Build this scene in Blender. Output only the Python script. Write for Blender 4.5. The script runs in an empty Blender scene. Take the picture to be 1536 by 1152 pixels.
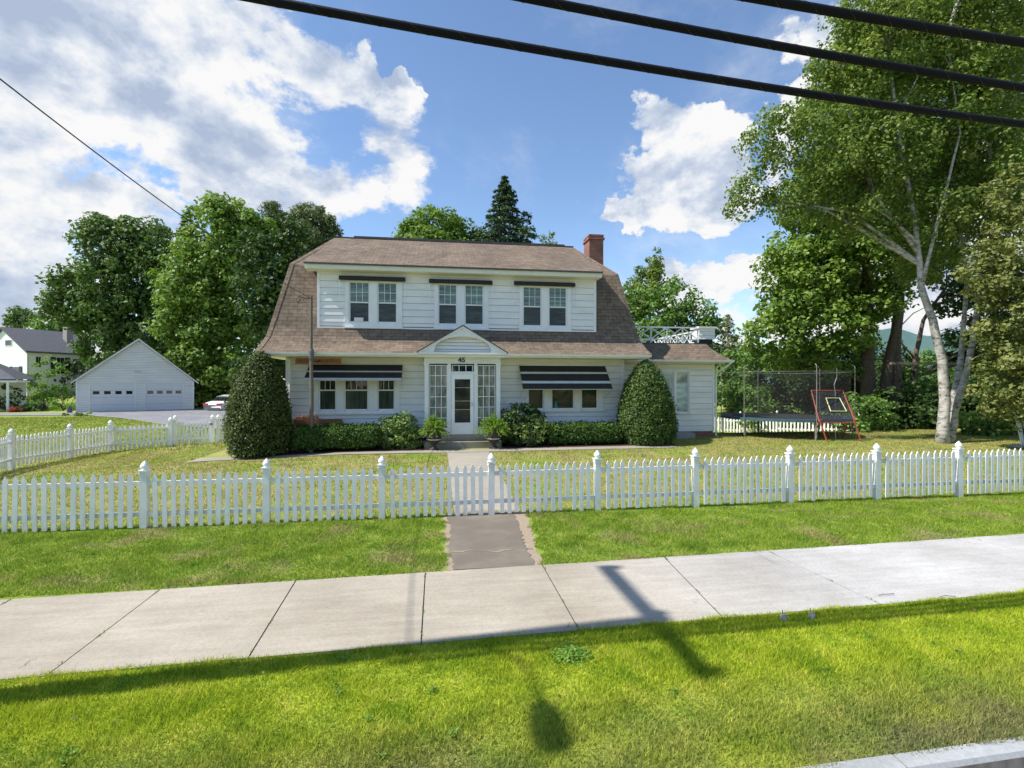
import bpy, math, random
import numpy as np
from mathutils import Vector, Matrix
random.seed(7); rng = np.random.default_rng(11)
R = math.radians
scene = bpy.context.scene
COL = scene.collection
# ------------------------------------------------------------------ survey frame
TH = R(8.5); S, C = math.sin(TH), math.cos(TH); F = 768.0; CH = 2.5
def XY(px, d):
    u = (px-768)/F; return (d*(S+u*C), d*(C-u*S))
def dat(px, Y): return Y/(C-(px-768)/F*S)
def Xat(px, Y): return XY(px, dat(px, Y))[0]
def zat(px, py, Y): return CH+(576-py)*dat(px, Y)/F
def G(px, py, z):
    return XY(px, F*(CH-z)/(py-576))
def zd(py, d): return CH+(576-py)*d/F
def sm(a, b, x):
    t = np.clip((x-a)/(b-a), 0, 1); return t*t*(3-2*t)
def gz(X, Y):
    X = np.asarray(X, float); Y = np.asarray(Y, float)
    A = np.interp(X, [-30, -12, -7, -3, 8, 14, 20, 30], [-.05, -.05, .2, .34, .38, .44, .45, .5])
    z = sm(10, 16.3, Y)*A
    Bk = np.interp(X, [-60, -8, 0, 9, 14, 22, 32], [.42, .42, .36, .25, -.1, -.1, .2])
    k = sm(8, 13, X); t = sm(21-1.5*k, 33-8*k, Y); z = z*(1-t)+Bk*t
    z = z + 1.2*sm(45, 90, Y)
    z = np.where(Y < 2.93+.02*X, -.2, z)
    return z
def gzf(X, Y): return float(gz(X, Y))

# ------------------------------------------------------------------ materials
MATS = {}
def nodes(name):
    m = bpy.data.materials.new(name); m.use_nodes = True
    nt = m.node_tree; b = nt.nodes['Principled BSDF']; MATS[name] = m
    return m, nt, b
def N(nt, t, **kw):
    n = nt.nodes.new(t)
    for k, v in kw.items():
        if k in n.inputs: n.inputs[k].default_value = v
        else: setattr(n, k, v)
    return n
def noise(nt, scale, detail=4, vec=None, rough=.55):
    n = N(nt, 'ShaderNodeTexNoise'); n.inputs['Scale'].default_value = scale
    n.inputs['Detail'].default_value = detail; n.inputs['Roughness'].default_value = rough
    if vec is not None: nt.links.new(vec, n.inputs['Vector'])
    return n.outputs['Fac']
def ramp(nt, fac, stops):
    r = nt.nodes.new('ShaderNodeValToRGB'); nt.links.new(fac, r.inputs['Fac'])
    el = r.color_ramp.elements
    while len(el) < len(stops): el.new(.5)
    for e, (p, c) in zip(el, stops):
        e.position = p; e.color = (*c, 1) if len(c) == 3 else c
    return r.outputs['Color']
def mix(nt, fac, a, b, mode='MIX'):
    n = nt.nodes.new('ShaderNodeMix'); n.data_type = 'RGBA'; n.blend_type = mode
    for s, v in ((0, fac), (6, a), (7, b)):
        if hasattr(v, 'is_output'): nt.links.new(v, n.inputs[s])
        else: n.inputs[s].default_value = v if s == 0 else (*v, 1)
    return n.outputs[2]
def math_(nt, op, a, b=None, c=None, clamp=False):
    n = nt.nodes.new('ShaderNodeMath'); n.operation = op; n.use_clamp = clamp
    for i, v in enumerate((a, b, c)):
        if v is None: continue
        if hasattr(v, 'is_output'): nt.links.new(v, n.inputs[i])
        else: n.inputs[i].default_value = v
    return n.outputs[0]
def bump(nt, b, h, strength=.3, dist=.01):
    n = nt.nodes.new('ShaderNodeBump'); n.inputs['Strength'].default_value = strength
    n.inputs['Distance'].default_value = dist
    nt.links.new(h, n.inputs['Height']); nt.links.new(n.outputs[0], b.inputs['Normal'])
def pos(nt):
    g = nt.nodes.new('ShaderNodeNewGeometry'); return g.outputs['Position']
def scaled(nt, v, s):
    m = nt.nodes.new('ShaderNodeMapping'); nt.links.new(v, m.inputs['Vector'])
    m.inputs['Scale'].default_value = s; return m.outputs[0]
def simple(name, col, rough=.6, var=.12, scale=6, metal=0, bmp=0, dirt=None, spec=.5):
    m, nt, b = nodes(name); p = pos(nt)
    f = noise(nt, scale, 6, p)
    lo = tuple(max(0, c*(1-var)) for c in col); hi = tuple(min(1, c*(1+var*.6)) for c in col)
    c = ramp(nt, f, [(.3, lo), (.7, hi)])
    if dirt:
        g = noise(nt, dirt[1], 5, p, .65)
        g = ramp(nt, g, [(dirt[2], (0, 0, 0)), (dirt[2]+.2, (1, 1, 1))])
        c = mix(nt, g, c, dirt[0])
    nt.links.new(c, b.inputs['Base Color'])
    b.inputs['Roughness'].default_value = rough; b.inputs['Metallic'].default_value = metal
    b.inputs['Specular IOR Level'].default_value = spec
    if bmp: bump(nt, b, noise(nt, scale*6, 4, p), bmp, .01)
    return m
def mat_siding(name, col):
    m, nt, b = nodes(name); p = pos(nt)
    st = noise(nt, 1.0, 5, scaled(nt, p, (.9, .9, 4.3)))
    c = ramp(nt, st, [(.25, tuple(v*.86 for v in col)), (.6, col)])
    g = noise(nt, .8, 5, p); c = mix(nt, ramp(nt, g, [(.55, (0, 0, 0)), (.8, (.5, .5, .5))]), c, tuple(v*.8 for v in col))
    nt.links.new(c, b.inputs['Base Color']); b.inputs['Roughness'].default_value = .55
    return m
def mat_fence():
    m, nt, b = nodes('fence_paint'); p = pos(nt)
    sx = nt.nodes.new('ShaderNodeSeparateXYZ'); nt.links.new(p, sx.inputs[0])
    base = ramp(nt, noise(nt, 3, 4, p), [(.3, (.74, .74, .72)), (.6, (.84, .84, .83))])
    low = math_(nt, 'MULTIPLY_ADD', sx.outputs[2], -2.6, 1.0)
    d = math_(nt, 'ADD', math_(nt, 'MULTIPLY', low, .35), math_(nt, 'MULTIPLY_ADD', noise(nt, 1, 6, scaled(nt, p, (14, 14, 5)), .7), 2.0, -1.15), None, True)
    c = mix(nt, d, base, (.42, .42, .33)); nt.links.new(c, b.inputs['Base Color']); b.inputs['Roughness'].default_value = .55
mat_fence()
mat_siding('siding', (.83, .82, .79)); mat_siding('siding_dull', (.70, .71, .72))
simple('white_paint', (.80, .80, .79), .5, .06, 3, dirt=((.5, .5, .47), 5, .62))
simple('cream_soffit', (.74, .71, .58), .6, .05)
simple('white_door', (.86, .86, .85), .35, .04)
simple('garage_panel', (.70, .71, .73), .5, .05)
simple('dark_trim', (.05, .06, .06), .6)
simple('awning_dark', (.022, .022, .023), .75, .3, 12)
simple('awning_stripe', (.62, .63, .64), .45, .1)
simple('metal', (.55, .56, .58), .35, .1, metal=.8)
simple('pole_grey', (.22, .21, .18), .6, .3)
simple('dark_metal', (.12, .12, .13), .5)
simple('gap_shade_and_crack', (.20, .21, .23), .9)  # grey for painted shade in siding gaps and for pavement cracks
simple('dark_void', (.02, .02, .022), .8)
simple('weathered_wood', (.17, .14, .11), .85, .35, 20, bmp=.4)
simple('pole_wood', (.10, .075, .055), .85, .3, 14, bmp=.4)
simple('sign_wood', (.30, .12, .05), .7, .3, 15)
simple('sign_carving', (.05, .035, .025), .8)
simple('urn_iron', (.045, .035, .03), .65, .4, 25, bmp=.3)
simple('cable_black', (.009, .009, .010), .75, spec=.2)
simple('lashing', (.16, .13, .09), .4, metal=.6)
simple('wire_black', (.02, .02, .02), .5)
simple('red_metal', (.33, .06, .04), .5, .4, 18)
simple('yellow_tape', (.80, .80, .36), .6)
simple('blue_pad', (.03, .075, .095), .7, .2)
simple('mat_black', (.02, .02, .02), .8)
simple('mulch', (.075, .030, .020), .95, .6, 30, bmp=.9)
simple('sand', (.33, .26, .18), .95, .3, 30, bmp=.3)
simple('bark', (.13, .095, .07), .95, .5, 12, bmp=1)
simple('terracotta', (.3, .11, .06), .8)
simple('car_white', (.80, .80, .82), .25, .02)
simple('rubber', (.02, .02, .02), .8)
simple('tail_red', (.5, .02, .02), .3)
simple('far_wall', (.80, .80, .80), .6, .04); simple('far_wall_shade', (.78, .77, .75), .6, .04)
simple('far_roof', (.10, .105, .12), .85, .2, 3)
simple('shutter', (.015, .03, .045), .6)
simple('flower_red', (.65, .06, .05), .7); simple('flower_pink', (.65, .30, .45), .7)
simple('hill_haze', (.09, .17, .15), 1, .3, .01)  # distance haze put into the hill's base colour
simple('stone', (.35, .33, .30), .9, .3, 12, bmp=.5)
simple('teal_thing', (.03, .30, .36), .5)

def mat_birch():
    m, nt, b = nodes('birch_bark'); p = pos(nt)
    f = noise(nt, 1, 5, scaled(nt, p, (4, 4, 9)), .75)
    c = ramp(nt, f, [(.36, (.07, .06, .05)), (.47, (.34, .31, .27)), (.66, (.58, .56, .51))])
    nt.links.new(c, b.inputs['Base Color']); b.inputs['Roughness'].default_value = .8
    bump(nt, b, f, .5, .02)
mat_birch()
def mat_brick(name, c1, c2, mortar, uvscale=1):
    m, nt, b = nodes(name)
    uv = nt.nodes.new('ShaderNodeUVMap').outputs[0]
    t = nt.nodes.new('ShaderNodeTexBrick'); nt.links.new(uv, t.inputs['Vector'])
    t.inputs['Scale'].default_value = 1; t.inputs['Brick Width'].default_value = .21
    t.inputs['Row Height'].default_value = .075; t.inputs['Mortar Size'].default_value = .007
    for k, v in (('Color1', c1), ('Color2', c2), ('Mortar', mortar)): t.inputs[k].default_value = (*v, 1)
    c = mix(nt, ramp(nt, noise(nt, 3, 5, uv), [(.4, (0, 0, 0)), (.8, (.6, .6, .6))]), t.outputs['Color'], tuple(v*.45 for v in c1))
    nt.links.new(c, b.inputs['Base Color']); b.inputs['Roughness'].default_value = .9
    bump(nt, b, t.outputs['Fac'], -.5, .01)
mat_brick('brick', (.30, .105, .075), (.23, .08, .06), (.28, .24, .20))
def mat_shingle(name, cols):
    m, nt, b = nodes(name)
    uv = nt.nodes.new('ShaderNodeUVMap').outputs[0]
    w = N(nt, 'ShaderNodeTexNoise'); w.inputs['Scale'].default_value = 2.5; nt.links.new(uv, w.inputs['Vector'])
    wv = nt.nodes.new('ShaderNodeVectorMath'); wv.operation = 'MULTIPLY_ADD'
    nt.links.new(w.outputs['Color'], wv.inputs[0]); wv.inputs[1].default_value = (.05, .022, 0); nt.links.new(uv, wv.inputs[2])
    t = nt.nodes.new('ShaderNodeTexBrick'); nt.links.new(wv.outputs[0], t.inputs['Vector'])
    t.inputs['Scale'].default_value = 1; t.inputs['Brick Width'].default_value = .30
    t.inputs['Row Height'].default_value = .14; t.inputs['Mortar Size'].default_value = .008; t.inputs['Bias'].default_value = .1
    t.inputs['Mortar Smooth'].default_value = .3
    for k, v in (('Color1', cols[0]), ('Color2', cols[1]), ('Mortar', cols[2])): t.inputs[k].default_value = (*v, 1)
    t2 = nt.nodes.new('ShaderNodeTexBrick'); nt.links.new(wv.outputs[0], t2.inputs['Vector'])
    t2.inputs['Scale'].default_value = 1; t2.inputs['Brick Width'].default_value = .155; t2.inputs['Row Height'].default_value = .145
    t2.inputs['Mortar Size'].default_value = 0; t2.offset = .37
    t2.inputs['Color1'].default_value = (.78, .76, .74, 1); t2.inputs['Color2'].default_value = (1.2, 1.2, 1.2, 1)
    c = mix(nt, .8, t.outputs['Color'], t2.outputs['Color'], 'MULTIPLY')
    big = ramp(nt, noise(nt, .7, 4, uv), [(.35, (.84, .84, .85)), (.65, (1.1, 1.08, 1.05))])
    c = mix(nt, 1, c, big, 'MULTIPLY')
    fine = ramp(nt, noise(nt, 55, 3, uv), [(.3, (.8, .8, .8)), (.7, (1.2, 1.2, 1.2))])
    c = mix(nt, 1, c, fine, 'MULTIPLY')
    sp = noise(nt, 9, 5, uv, .75)
    c = mix(nt, ramp(nt, sp, [(.68, (0, 0, 0)), (.74, (.55, .55, .55))]), c, (.40, .38, .34))
    nt.links.new(c, b.inputs['Base Color']); b.inputs['Roughness'].default_value = .95
    b.inputs['Specular IOR Level'].default_value = .2
    bump(nt, b, t.outputs['Fac'], -.6, .015)
mat_shingle('shingle', ((.225, .175, .130), (.170, .130, .098), (.065, .052, .040)))

def mat_glass(name, col, rough=.04, pat=None):
    m, nt, b = nodes(name); p = pos(nt)
    f = noise(nt, 1.3, 3, p)
    c = ramp(nt, f, [(.35, tuple(v*.6 for v in col)), (.7, tuple(min(1, v*1.5) for v in col))])
    if pat:
        q = noise(nt, 1, 3, scaled(nt, p, pat))
        c = mix(nt, ramp(nt, q, [(.45, (0, 0, 0)), (.65, (1, 1, 1))]), c, tuple(v*2.3+.01 for v in col))
    nt.links.new(c, b.inputs['Base Color']); b.inputs['Roughness'].default_value = rough
    b.inputs['Specular IOR Level'].default_value = .55
    q = noise(nt, 1.7, 2, p); bump(nt, b, q, .05, .05)
mat_glass('glass_dark', (.018, .022, .022))
mat_glass('glass_screen', (.022, .030, .028), .35, (2, 2, 12))
mat_glass('glass_blind', (.085, .125, .105), .06, (1, 1, 20))
mat_glass('glass_curtain', (.025, .035, .03), .06, (22, 22, .6))
mat_glass('glass_pale', (.28, .33, .31), .03, (1, 1, 2.5))
mat_glass('glass_side_reflect', (.13, .14, .12), .05, (7, 7, 2.2))  # blocky pattern stands for reflections, painted into the pane colour
mat_glass('glass_transom', (.015, .03, .05), .03)

def mat_concrete(name, c1, c2, seam=True):
    m, nt, b = nodes(name); p = pos(nt)
    a = noise(nt, .55, 6, p, .6); f = noise(nt, 38, 5, p, .75); st = noise(nt, 1, 4, scaled(nt, p, (1.2, 9, 1)))
    c = ramp(nt, a, [(.3, c1), (.7, c2)])
    c = mix(nt, .55, c, ramp(nt, f, [(.3, (.66, .66, .66)), (.7, (1.25, 1.25, 1.25))]), 'MULTIPLY')
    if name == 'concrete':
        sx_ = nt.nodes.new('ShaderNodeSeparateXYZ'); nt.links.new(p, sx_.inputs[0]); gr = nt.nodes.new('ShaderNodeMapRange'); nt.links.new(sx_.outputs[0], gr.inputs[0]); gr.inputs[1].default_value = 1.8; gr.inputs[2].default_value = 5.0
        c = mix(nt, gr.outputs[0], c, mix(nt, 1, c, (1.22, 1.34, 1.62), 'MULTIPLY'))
    c = mix(nt, .6, c, ramp(nt, st, [(.3, (.8, .79, .77)), (.7, (1.1, 1.1, 1.1))]), 'MULTIPLY')
    s2 = noise(nt, 7, 6, p, .8)
    c = mix(nt, ramp(nt, s2, [(.60, (0, 0, 0)), (.72, (.5, .5, .5))]), c, tuple(v*.6 for v in c1))
    nt.links.new(c, b.inputs['Base Color'])
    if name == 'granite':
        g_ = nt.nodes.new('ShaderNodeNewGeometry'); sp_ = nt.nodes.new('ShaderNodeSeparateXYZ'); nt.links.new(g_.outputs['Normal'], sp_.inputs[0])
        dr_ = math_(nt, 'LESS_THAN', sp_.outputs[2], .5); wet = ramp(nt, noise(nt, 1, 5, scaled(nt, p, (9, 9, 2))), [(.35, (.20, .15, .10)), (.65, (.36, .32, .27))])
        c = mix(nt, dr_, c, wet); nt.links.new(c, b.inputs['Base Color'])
    b.inputs['Roughness'].default_value = .92
    bump(nt, b, f, .25, .004)
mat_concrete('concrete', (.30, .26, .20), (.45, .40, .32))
mat_concrete('concrete_new', (.36, .355, .34), (.45, .445, .43))
mat_concrete('concrete_walk', (.29, .26, .21), (.38, .34, .28))
mat_concrete('granite', (.27, .28, .28), (.40, .41, .41))
mat_concrete('stoop_concrete', (.20, .18, .13), (.34, .31, .25))
def mat_asphalt(name, base):
    m, nt, b = nodes(name); p = pos(nt)
    f = noise(nt, 90, 3, p, .7); a = noise(nt, 1.2, 5, p)
    c = ramp(nt, f, [(.35, tuple(v*.6 for v in base)), (.55, base), (.75, tuple(min(1, v*2.2) for v in base))])
    c = mix(nt, ramp(nt, a, [(.45, (0, 0, 0)), (.75, (.6, .6, .6))]), c, tuple(v*1.6+.01 for v in base))
    nt.links.new(c, b.inputs['Base Color']); b.inputs['Roughness'].default_value = .9
    bump(nt, b, f, .5, .006)
mat_asphalt('asphalt', (.165, .138, .105)); mat_asphalt('driveway_asphalt', (.20, .20, .21)); mat_asphalt('road_asphalt', (.09, .09, .095))

def mat_grass(name, blade):
    m, nt, b = nodes(name); p = pos(nt)
    sx = nt.nodes.new('ShaderNodeSeparateXYZ'); nt.links.new(p, sx.inputs[0])
    flat = nt.nodes.new('ShaderNodeCombineXYZ'); nt.links.new(sx.outputs[0], flat.inputs[0]); nt.links.new(sx.outputs[1], flat.inputs[1])
    p2 = flat.outputs[0]
    a = noise(nt, .55, 5, p2, .6); f = noise(nt, 3.2, 4, p2, .6)
    # three strips mown and watered differently: kerb verge lush, middle strip mixed, yard dry
    yard = math_(nt, 'SMOOTH_MAX', math_(nt, 'MULTIPLY_ADD', sx.outputs[1], 1.2, -11.6), 0, .1)
    yard = math_(nt, 'MINIMUM', yard, 1)
    midl = math_(nt, 'MINIMUM', math_(nt, 'MAXIMUM', math_(nt, 'MULTIPLY_ADD', sx.outputs[1], 1.0, -5.8), 0), 1)
    kerb = math_(nt, 'MAXIMUM', math_(nt, 'MULTIPLY_ADD', sx.outputs[1], -1.25, 5.1), 0)
    farg = math_(nt, 'MINIMUM', math_(nt, 'MAXIMUM', math_(nt, 'MULTIPLY_ADD', sx.outputs[1], .25, -5.0), 0), 1)
    lush = ramp(nt, f, [(.3, (.29, .395, .035)), (.55, (.42, .51, .045)), (.75, (.55, .58, .10))])
    mid = ramp(nt, f, [(.3, (.19, .29, .04)), (.55, (.28, .385, .055)), (.78, (.42, .42, .14))])
    dry = ramp(nt, f, [(.25, (.24, .32, .06)), (.5, (.37, .36, .12)), (.72, (.48, .38, .18))])
    c = mix(nt, midl, lush, mid)
    dryf = math_(nt, 'MULTIPLY', yard, ramp(nt, a, [(.34, (.15, .15, .15)), (.53, (1, 1, 1))]))
    dryf = math_(nt, 'MULTIPLY', dryf, math_(nt, 'SUBTRACT', 1, math_(nt, 'MULTIPLY', farg, .6)))
    c = mix(nt, dryf, c, dry)
    kf = math_(nt, 'MULTIPLY', kerb, ramp(nt, a, [(.35, (.2, .2, .2)), (.6, (1, 1, 1))]), None, True)
    c = mix(nt, kf, c, (.26, .27, .11))
    mp = math_(nt, 'MULTIPLY', midl, ramp(nt, noise(nt, .9, 4, p2), [(.52, (0, 0, 0)), (.66, (.75, .75, .75))]))
    c = mix(nt, mp, c, (.36, .33, .15))
    dk = ramp(nt, noise(nt, 1.7, 5, p2, .65), [(.50, (0, 0, 0)), (.66, (1, 1, 1))])
    c = mix(nt, math_(nt, 'MULTIPLY', dk, .5), c, mix(nt, 1, c, (.50, .72, .55), 'MULTIPLY'))
    if blade:
        at = nt.nodes.new('ShaderNodeAttribute'); at.attribute_name = 'rnd'
        v = ramp(nt, at.outputs['Fac'], [(0, (.55, .6, .5)), (.5, (1, 1, 1)), (.92, (1.45, 1.35, 1.2)), (1, (2.0, 1.5, 1.5))])
        c = mix(nt, 1, c, v, 'MULTIPLY')
        d = nt.nodes.new('ShaderNodeBsdfDiffuse'); t = nt.nodes.new('ShaderNodeBsdfTranslucent')
        nt.links.new(c, d.inputs[0]); nt.links.new(c, t.inputs[0])
        ms = nt.nodes.new('ShaderNodeMixShader'); ms.inputs[0].default_value = .35
        nt.links.new(d.outputs[0], ms.inputs[1]); nt.links.new(t.outputs[0], ms.inputs[2])
        nt.links.new(ms.outputs[0], nt.nodes['Material Output'].inputs[0])
    else:
        c2 = mix(nt, ramp(nt, noise(nt, 26, 4, p2, .7), [(.35, (0, 0, 0)), (.65, (1, 1, 1))]), mix(nt, .3, c, (.13, .11, .05)), c)
        nt.links.new(c2, b.inputs['Base Color']); b.inputs['Roughness'].default_value = 1
        b.inputs['Specular IOR Level'].default_value = .05
        bump(nt, b, noise(nt, 60, 4, p2, .7), .8, .03)
mat_grass('lawn', False); mat_grass('grass_blades', True)

def mat_leaf(name, c1, c2, c3, trans=.35):
    m, nt, b = nodes(name)
    at = nt.nodes.new('ShaderNodeAttribute'); at.attribute_name = 'rnd'
    c = ramp(nt, at.outputs['Fac'], [(0, c1), (.5, c2), (1, c3)])
    b.inputs['Roughness'].default_value = .55; b.inputs['Specular IOR Level'].default_value = .3
    nt.links.new(c, b.inputs['Base Color'])
    t = nt.nodes.new('ShaderNodeBsdfTranslucent')
    nt.links.new(mix(nt, 1, c, (1.1, 1.15, .6), 'MULTIPLY'), t.inputs[0])
    ms = nt.nodes.new('ShaderNodeMixShader'); ms.inputs[0].default_value = trans
    nt.links.new(b.outputs[0], ms.inputs[1]); nt.links.new(t.outputs[0], ms.inputs[2])
    nt.links.new(ms.outputs[0], nt.nodes['Material Output'].inputs[0])
mat_leaf('leaf_maple', (.095, .17, .03), (.17, .275, .045), (.28, .39, .07))
mat_leaf('leaf_oak', (0.0694, 0.131, 0.0339), (0.109, 0.184, 0.0493), (0.17, 0.246, 0.077))
mat_leaf('leaf_dark', (0.0257, 0.0584, 0.014), (0.0467, 0.0931, 0.021), (0.0819, 0.14, 0.035))
mat_leaf('leaf_birch', (.10, .165, .03), (.16, .24, .045), (.30, .33, .09), .4)
mat_leaf('leaf_olive', (0.113, 0.146, 0.0398), (0.199, 0.232, 0.0663), (0.332, 0.332, 0.113))
mat_leaf('leaf_spruce', (0.0398, 0.0798, 0.0447), (0.0718, 0.128, 0.0718), (0.112, 0.176, 0.0878), .15)
mat_leaf('leaf_pine', (.09, .14, .055), (.15, .20, .08), (.22, .26, .11), .2)
mat_leaf('leaf_yew', (0.0406, 0.0841, 0.0174), (0.0798, 0.138, 0.0261), (0.145, 0.21, 0.0435), .2)
mat_leaf('leaf_yew_brown', (0.045, 0.070, 0.018), (0.080, 0.115, 0.024), (0.15, 0.18, 0.04), .2)
mat_leaf('leaf_hedge', (0.0345, 0.0805, 0.0138), (0.069, 0.138, 0.0207), (0.138, 0.23, 0.0345), .25)
mat_leaf('leaf_rhodo', (0.0725, 0.145, 0.029), (0.174, 0.275, 0.058), (0.377, 0.464, 0.145), .25)
mat_leaf('leaf_rhodo_dark', (0.029, 0.0653, 0.0174), (0.058, 0.109, 0.029), (0.131, 0.189, 0.058), .2)
mat_leaf('leaf_fern', (0.115, 0.218, 0.023), (0.207, 0.345, 0.0403), (0.345, 0.483, 0.0805), .4)
mat_leaf('leaf_shrub', (0.0849, 0.17, 0.0377), (0.151, 0.264, 0.0565), (0.264, 0.395, 0.0943))
mat_leaf('leaf_autumn', (0.174, 0.145, 0.0435), (0.261, 0.217, 0.0725), (0.348, 0.261, 0.102))
mat_leaf('leaf_clover', (.12, .22, .03), (.17, .31, .04), (.24, .40, .06))
mat_leaf('petal_mix', (.10, .16, .05), (.45, .12, .16), (.65, .35, .45))
m, nt, b = nodes('foliage_core_shade')  # near-black tone: shade inside the shrubs put into the colour
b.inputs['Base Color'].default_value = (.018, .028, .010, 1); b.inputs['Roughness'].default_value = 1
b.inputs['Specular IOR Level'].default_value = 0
# netting: thin dark weave, mostly holes
m, nt, b = nodes('netting')
b.inputs['Base Color'].default_value = (.03, .03, .03, 1); b.inputs['Alpha'].default_value = .16; b.inputs['Roughness'].default_value = .8
m, nt, b = nodes('netting_fine')
b.inputs['Base Color'].default_value = (.05, .05, .06, 1); b.inputs['Alpha'].default_value = .3

# ------------------------------------------------------------------ builders
def link_obj(o, parent):
    COL.objects.link(o)
    if parent is not None:
        o.parent = parent
        if parent.type == 'EMPTY':
            o.matrix_parent_inverse = Matrix.Translation(-Vector(parent.location))
    return o
class MB:
    def __init__(s, M=None): s.v = []; s.f = []; s.uv = []; s.M = M; s.custom = {}
    def add(s, pts, faces, uvs=None):
        o = len(s.v)
        for p in pts:
            p = Vector(p); s.v.append(tuple(s.M @ p) if s.M is not None else tuple(p))
        for i, f in enumerate(faces):
            if uvs is not None: s.custom[len(s.f)] = uvs[i]
            s.f.append([o+k for k in f])
    def quad(s, a, b, c, d, uv=None): s.add((a, b, c, d), [(0, 1, 2, 3)], [uv] if uv else None)
    def box(s, x0, x1, y0, y1, z0, z1):
        P = [(x, y, z) for z in (z0, z1) for y in (y0, y1) for x in (x0, x1)]
        s.add(P, [(0, 2, 3, 1), (4, 5, 7, 6), (0, 1, 5, 4), (2, 6, 7, 3), (0, 4, 6, 2), (1, 3, 7, 5)])
    def bar(s, a, b, w, h=None, up=(0, 0, 1)):
        h = h or w; a = Vector(a); b = Vector(b); d = (b-a).normalized(); up = Vector(up)
        if abs(d.dot(up)) > .98: up = Vector((0, 1, 0))
        r = d.cross(up).normalized()*w/2; u = r.cross(d).normalized()*h/2
        P = [a-r-u, a+r-u, a+r+u, a-r+u, b-r-u, b+r-u, b+r+u, b-r+u]
        s.add(P, [(0, 1, 2, 3), (7, 6, 5, 4), (0, 4, 5, 1), (1, 5, 6, 2), (2, 6, 7, 3), (3, 7, 4, 0)])
    def tube(s, pts, rad, n=8, cap=True):
        pts = [Vector(p) for p in pts]
        if not hasattr(rad, '__len__'): rad = [rad]*len(pts)
        P = []; ref = Vector((.31, .95, .05))
        for i, p in enumerate(pts):
            d = (pts[min(i+1, len(pts)-1)]-pts[max(i-1, 0)]).normalized()
            a = d.cross(ref)
            if a.length < .1: a = d.cross(Vector((1, 0, 0)))
            a.normalize(); b_ = d.cross(a)
            for k in range(n):
                t = 2*math.pi*k/n; P.append(p+(a*math.cos(t)+b_*math.sin(t))*rad[i])
        fs = []
        for i in range(len(pts)-1):
            for k in range(n):
                k2 = (k+1) % n; fs.append((i*n+k, i*n+k2, (i+1)*n+k2, (i+1)*n+k))
        if cap: fs.append(tuple(range(n-1, -1, -1))); fs.append(tuple((len(pts)-1)*n+k for k in range(n)))
        s.add(P, fs)
    def lathe(s, cx, cy, prof, n=16):
        P = []; fs = []
        for r, z in prof:
            for k in range(n):
                t = 2*math.pi*k/n; P.append((cx+r*math.cos(t), cy+r*math.sin(t), z))
        for i in range(len(prof)-1):
            for k in range(n):
                k2 = (k+1) % n; fs.append((i*n+k, i*n+k2, (i+1)*n+k2, (i+1)*n+k))
        s.add(P, fs)
    def prism(s, poly, d, y0=None):
        """poly: list of 3-D points; extruded by vector d"""
        n = len(poly); d = Vector(d); P = [Vector(p) for p in poly]; P += [p+d for p in P]
        s.add(P, [tuple(range(n-1, -1, -1)), tuple(range(n, 2*n))]+[(k, (k+1) % n, n+(k+1) % n, n+k) for k in range(n)])
    def build(s, name, mat, parent=None, smooth=False):
        me = bpy.data.meshes.new(name); me.from_pydata(s.v, [], s.f); me.update()
        if isinstance(mat, str): mat = MATS[mat]
        me.materials.append(mat)
        uvl = me.uv_layers.new(name='UVMap')
        for fi, poly in enumerate(me.polygons):
            if fi in s.custom and s.custom[fi]:
                for li, uv in zip(poly.loop_indices, s.custom[fi]): uvl.data[li].uv = uv
                continue
            n = poly.normal; t = Vector((0, 0, 1)).cross(n)
            t = t.normalized() if t.length > 1e-4 else Vector((1, 0, 0))
            b_ = n.cross(t)
            for li in poly.loop_indices:
                p = me.vertices[me.loops[li].vertex_index].co; uvl.data[li].uv = (p.dot(t), p.dot(b_))
        if smooth:
            for p in me.polygons: p.use_smooth = True
        o = bpy.data.objects.new(name, me); return link_obj(o, parent)
def thing(name, label, cat, loc=(0, 0, 0), group=None, kind=None):
    o = bpy.data.objects.new(name, None); o.location = loc; COL.objects.link(o); o.empty_display_size = .2
    return tag(o, label, cat, group, kind)
def tag(o, label=None, cat=None, group=None, kind=None):
    if label: o['label'] = label
    if cat: o['category'] = cat
    if group: o['group'] = group
    if kind: o['kind'] = kind
    return o
def struct(o, label=None): o['kind'] = 'structure'; return tag(o, label) if label else o
def dup(root, loc, label, rz=None):
    r = root.copy(); COL.objects.link(r); r.location = loc; r['label'] = label
    if rz is not None: r.rotation_euler.z = rz
    for ch in list(root.children):
        c = ch.copy(); COL.objects.link(c); c.parent = r
        for g in list(ch.children):
            d = g.copy(); COL.objects.link(d); d.parent = c
    return r
def npmesh(name, verts, nside, mat, parent=None, rnd=None):
    """verts (N, nside, 3): N separate faces"""
    n = verts.shape[0]; me = bpy.data.meshes.new(name)
    me.vertices.add(n*nside); me.vertices.foreach_set('co', verts.reshape(-1).astype(np.float32))
    me.loops.add(n*nside); me.loops.foreach_set('vertex_index', np.arange(n*nside, dtype=np.int32))
    me.polygons.add(n); me.polygons.foreach_set('loop_start', np.arange(0, n*nside, nside, dtype=np.int32))
    me.update(calc_edges=True)
    if rnd is not None:
        a = me.attributes.new('rnd', 'FLOAT', 'FACE'); a.data.foreach_set('value', rnd.astype(np.float32))
    me.materials.append(MATS[mat]); o = bpy.data.objects.new(name, me); return link_obj(o, parent)
def unit(a): return a/np.maximum(np.linalg.norm(a, axis=-1, keepdims=True), 1e-6)
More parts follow.
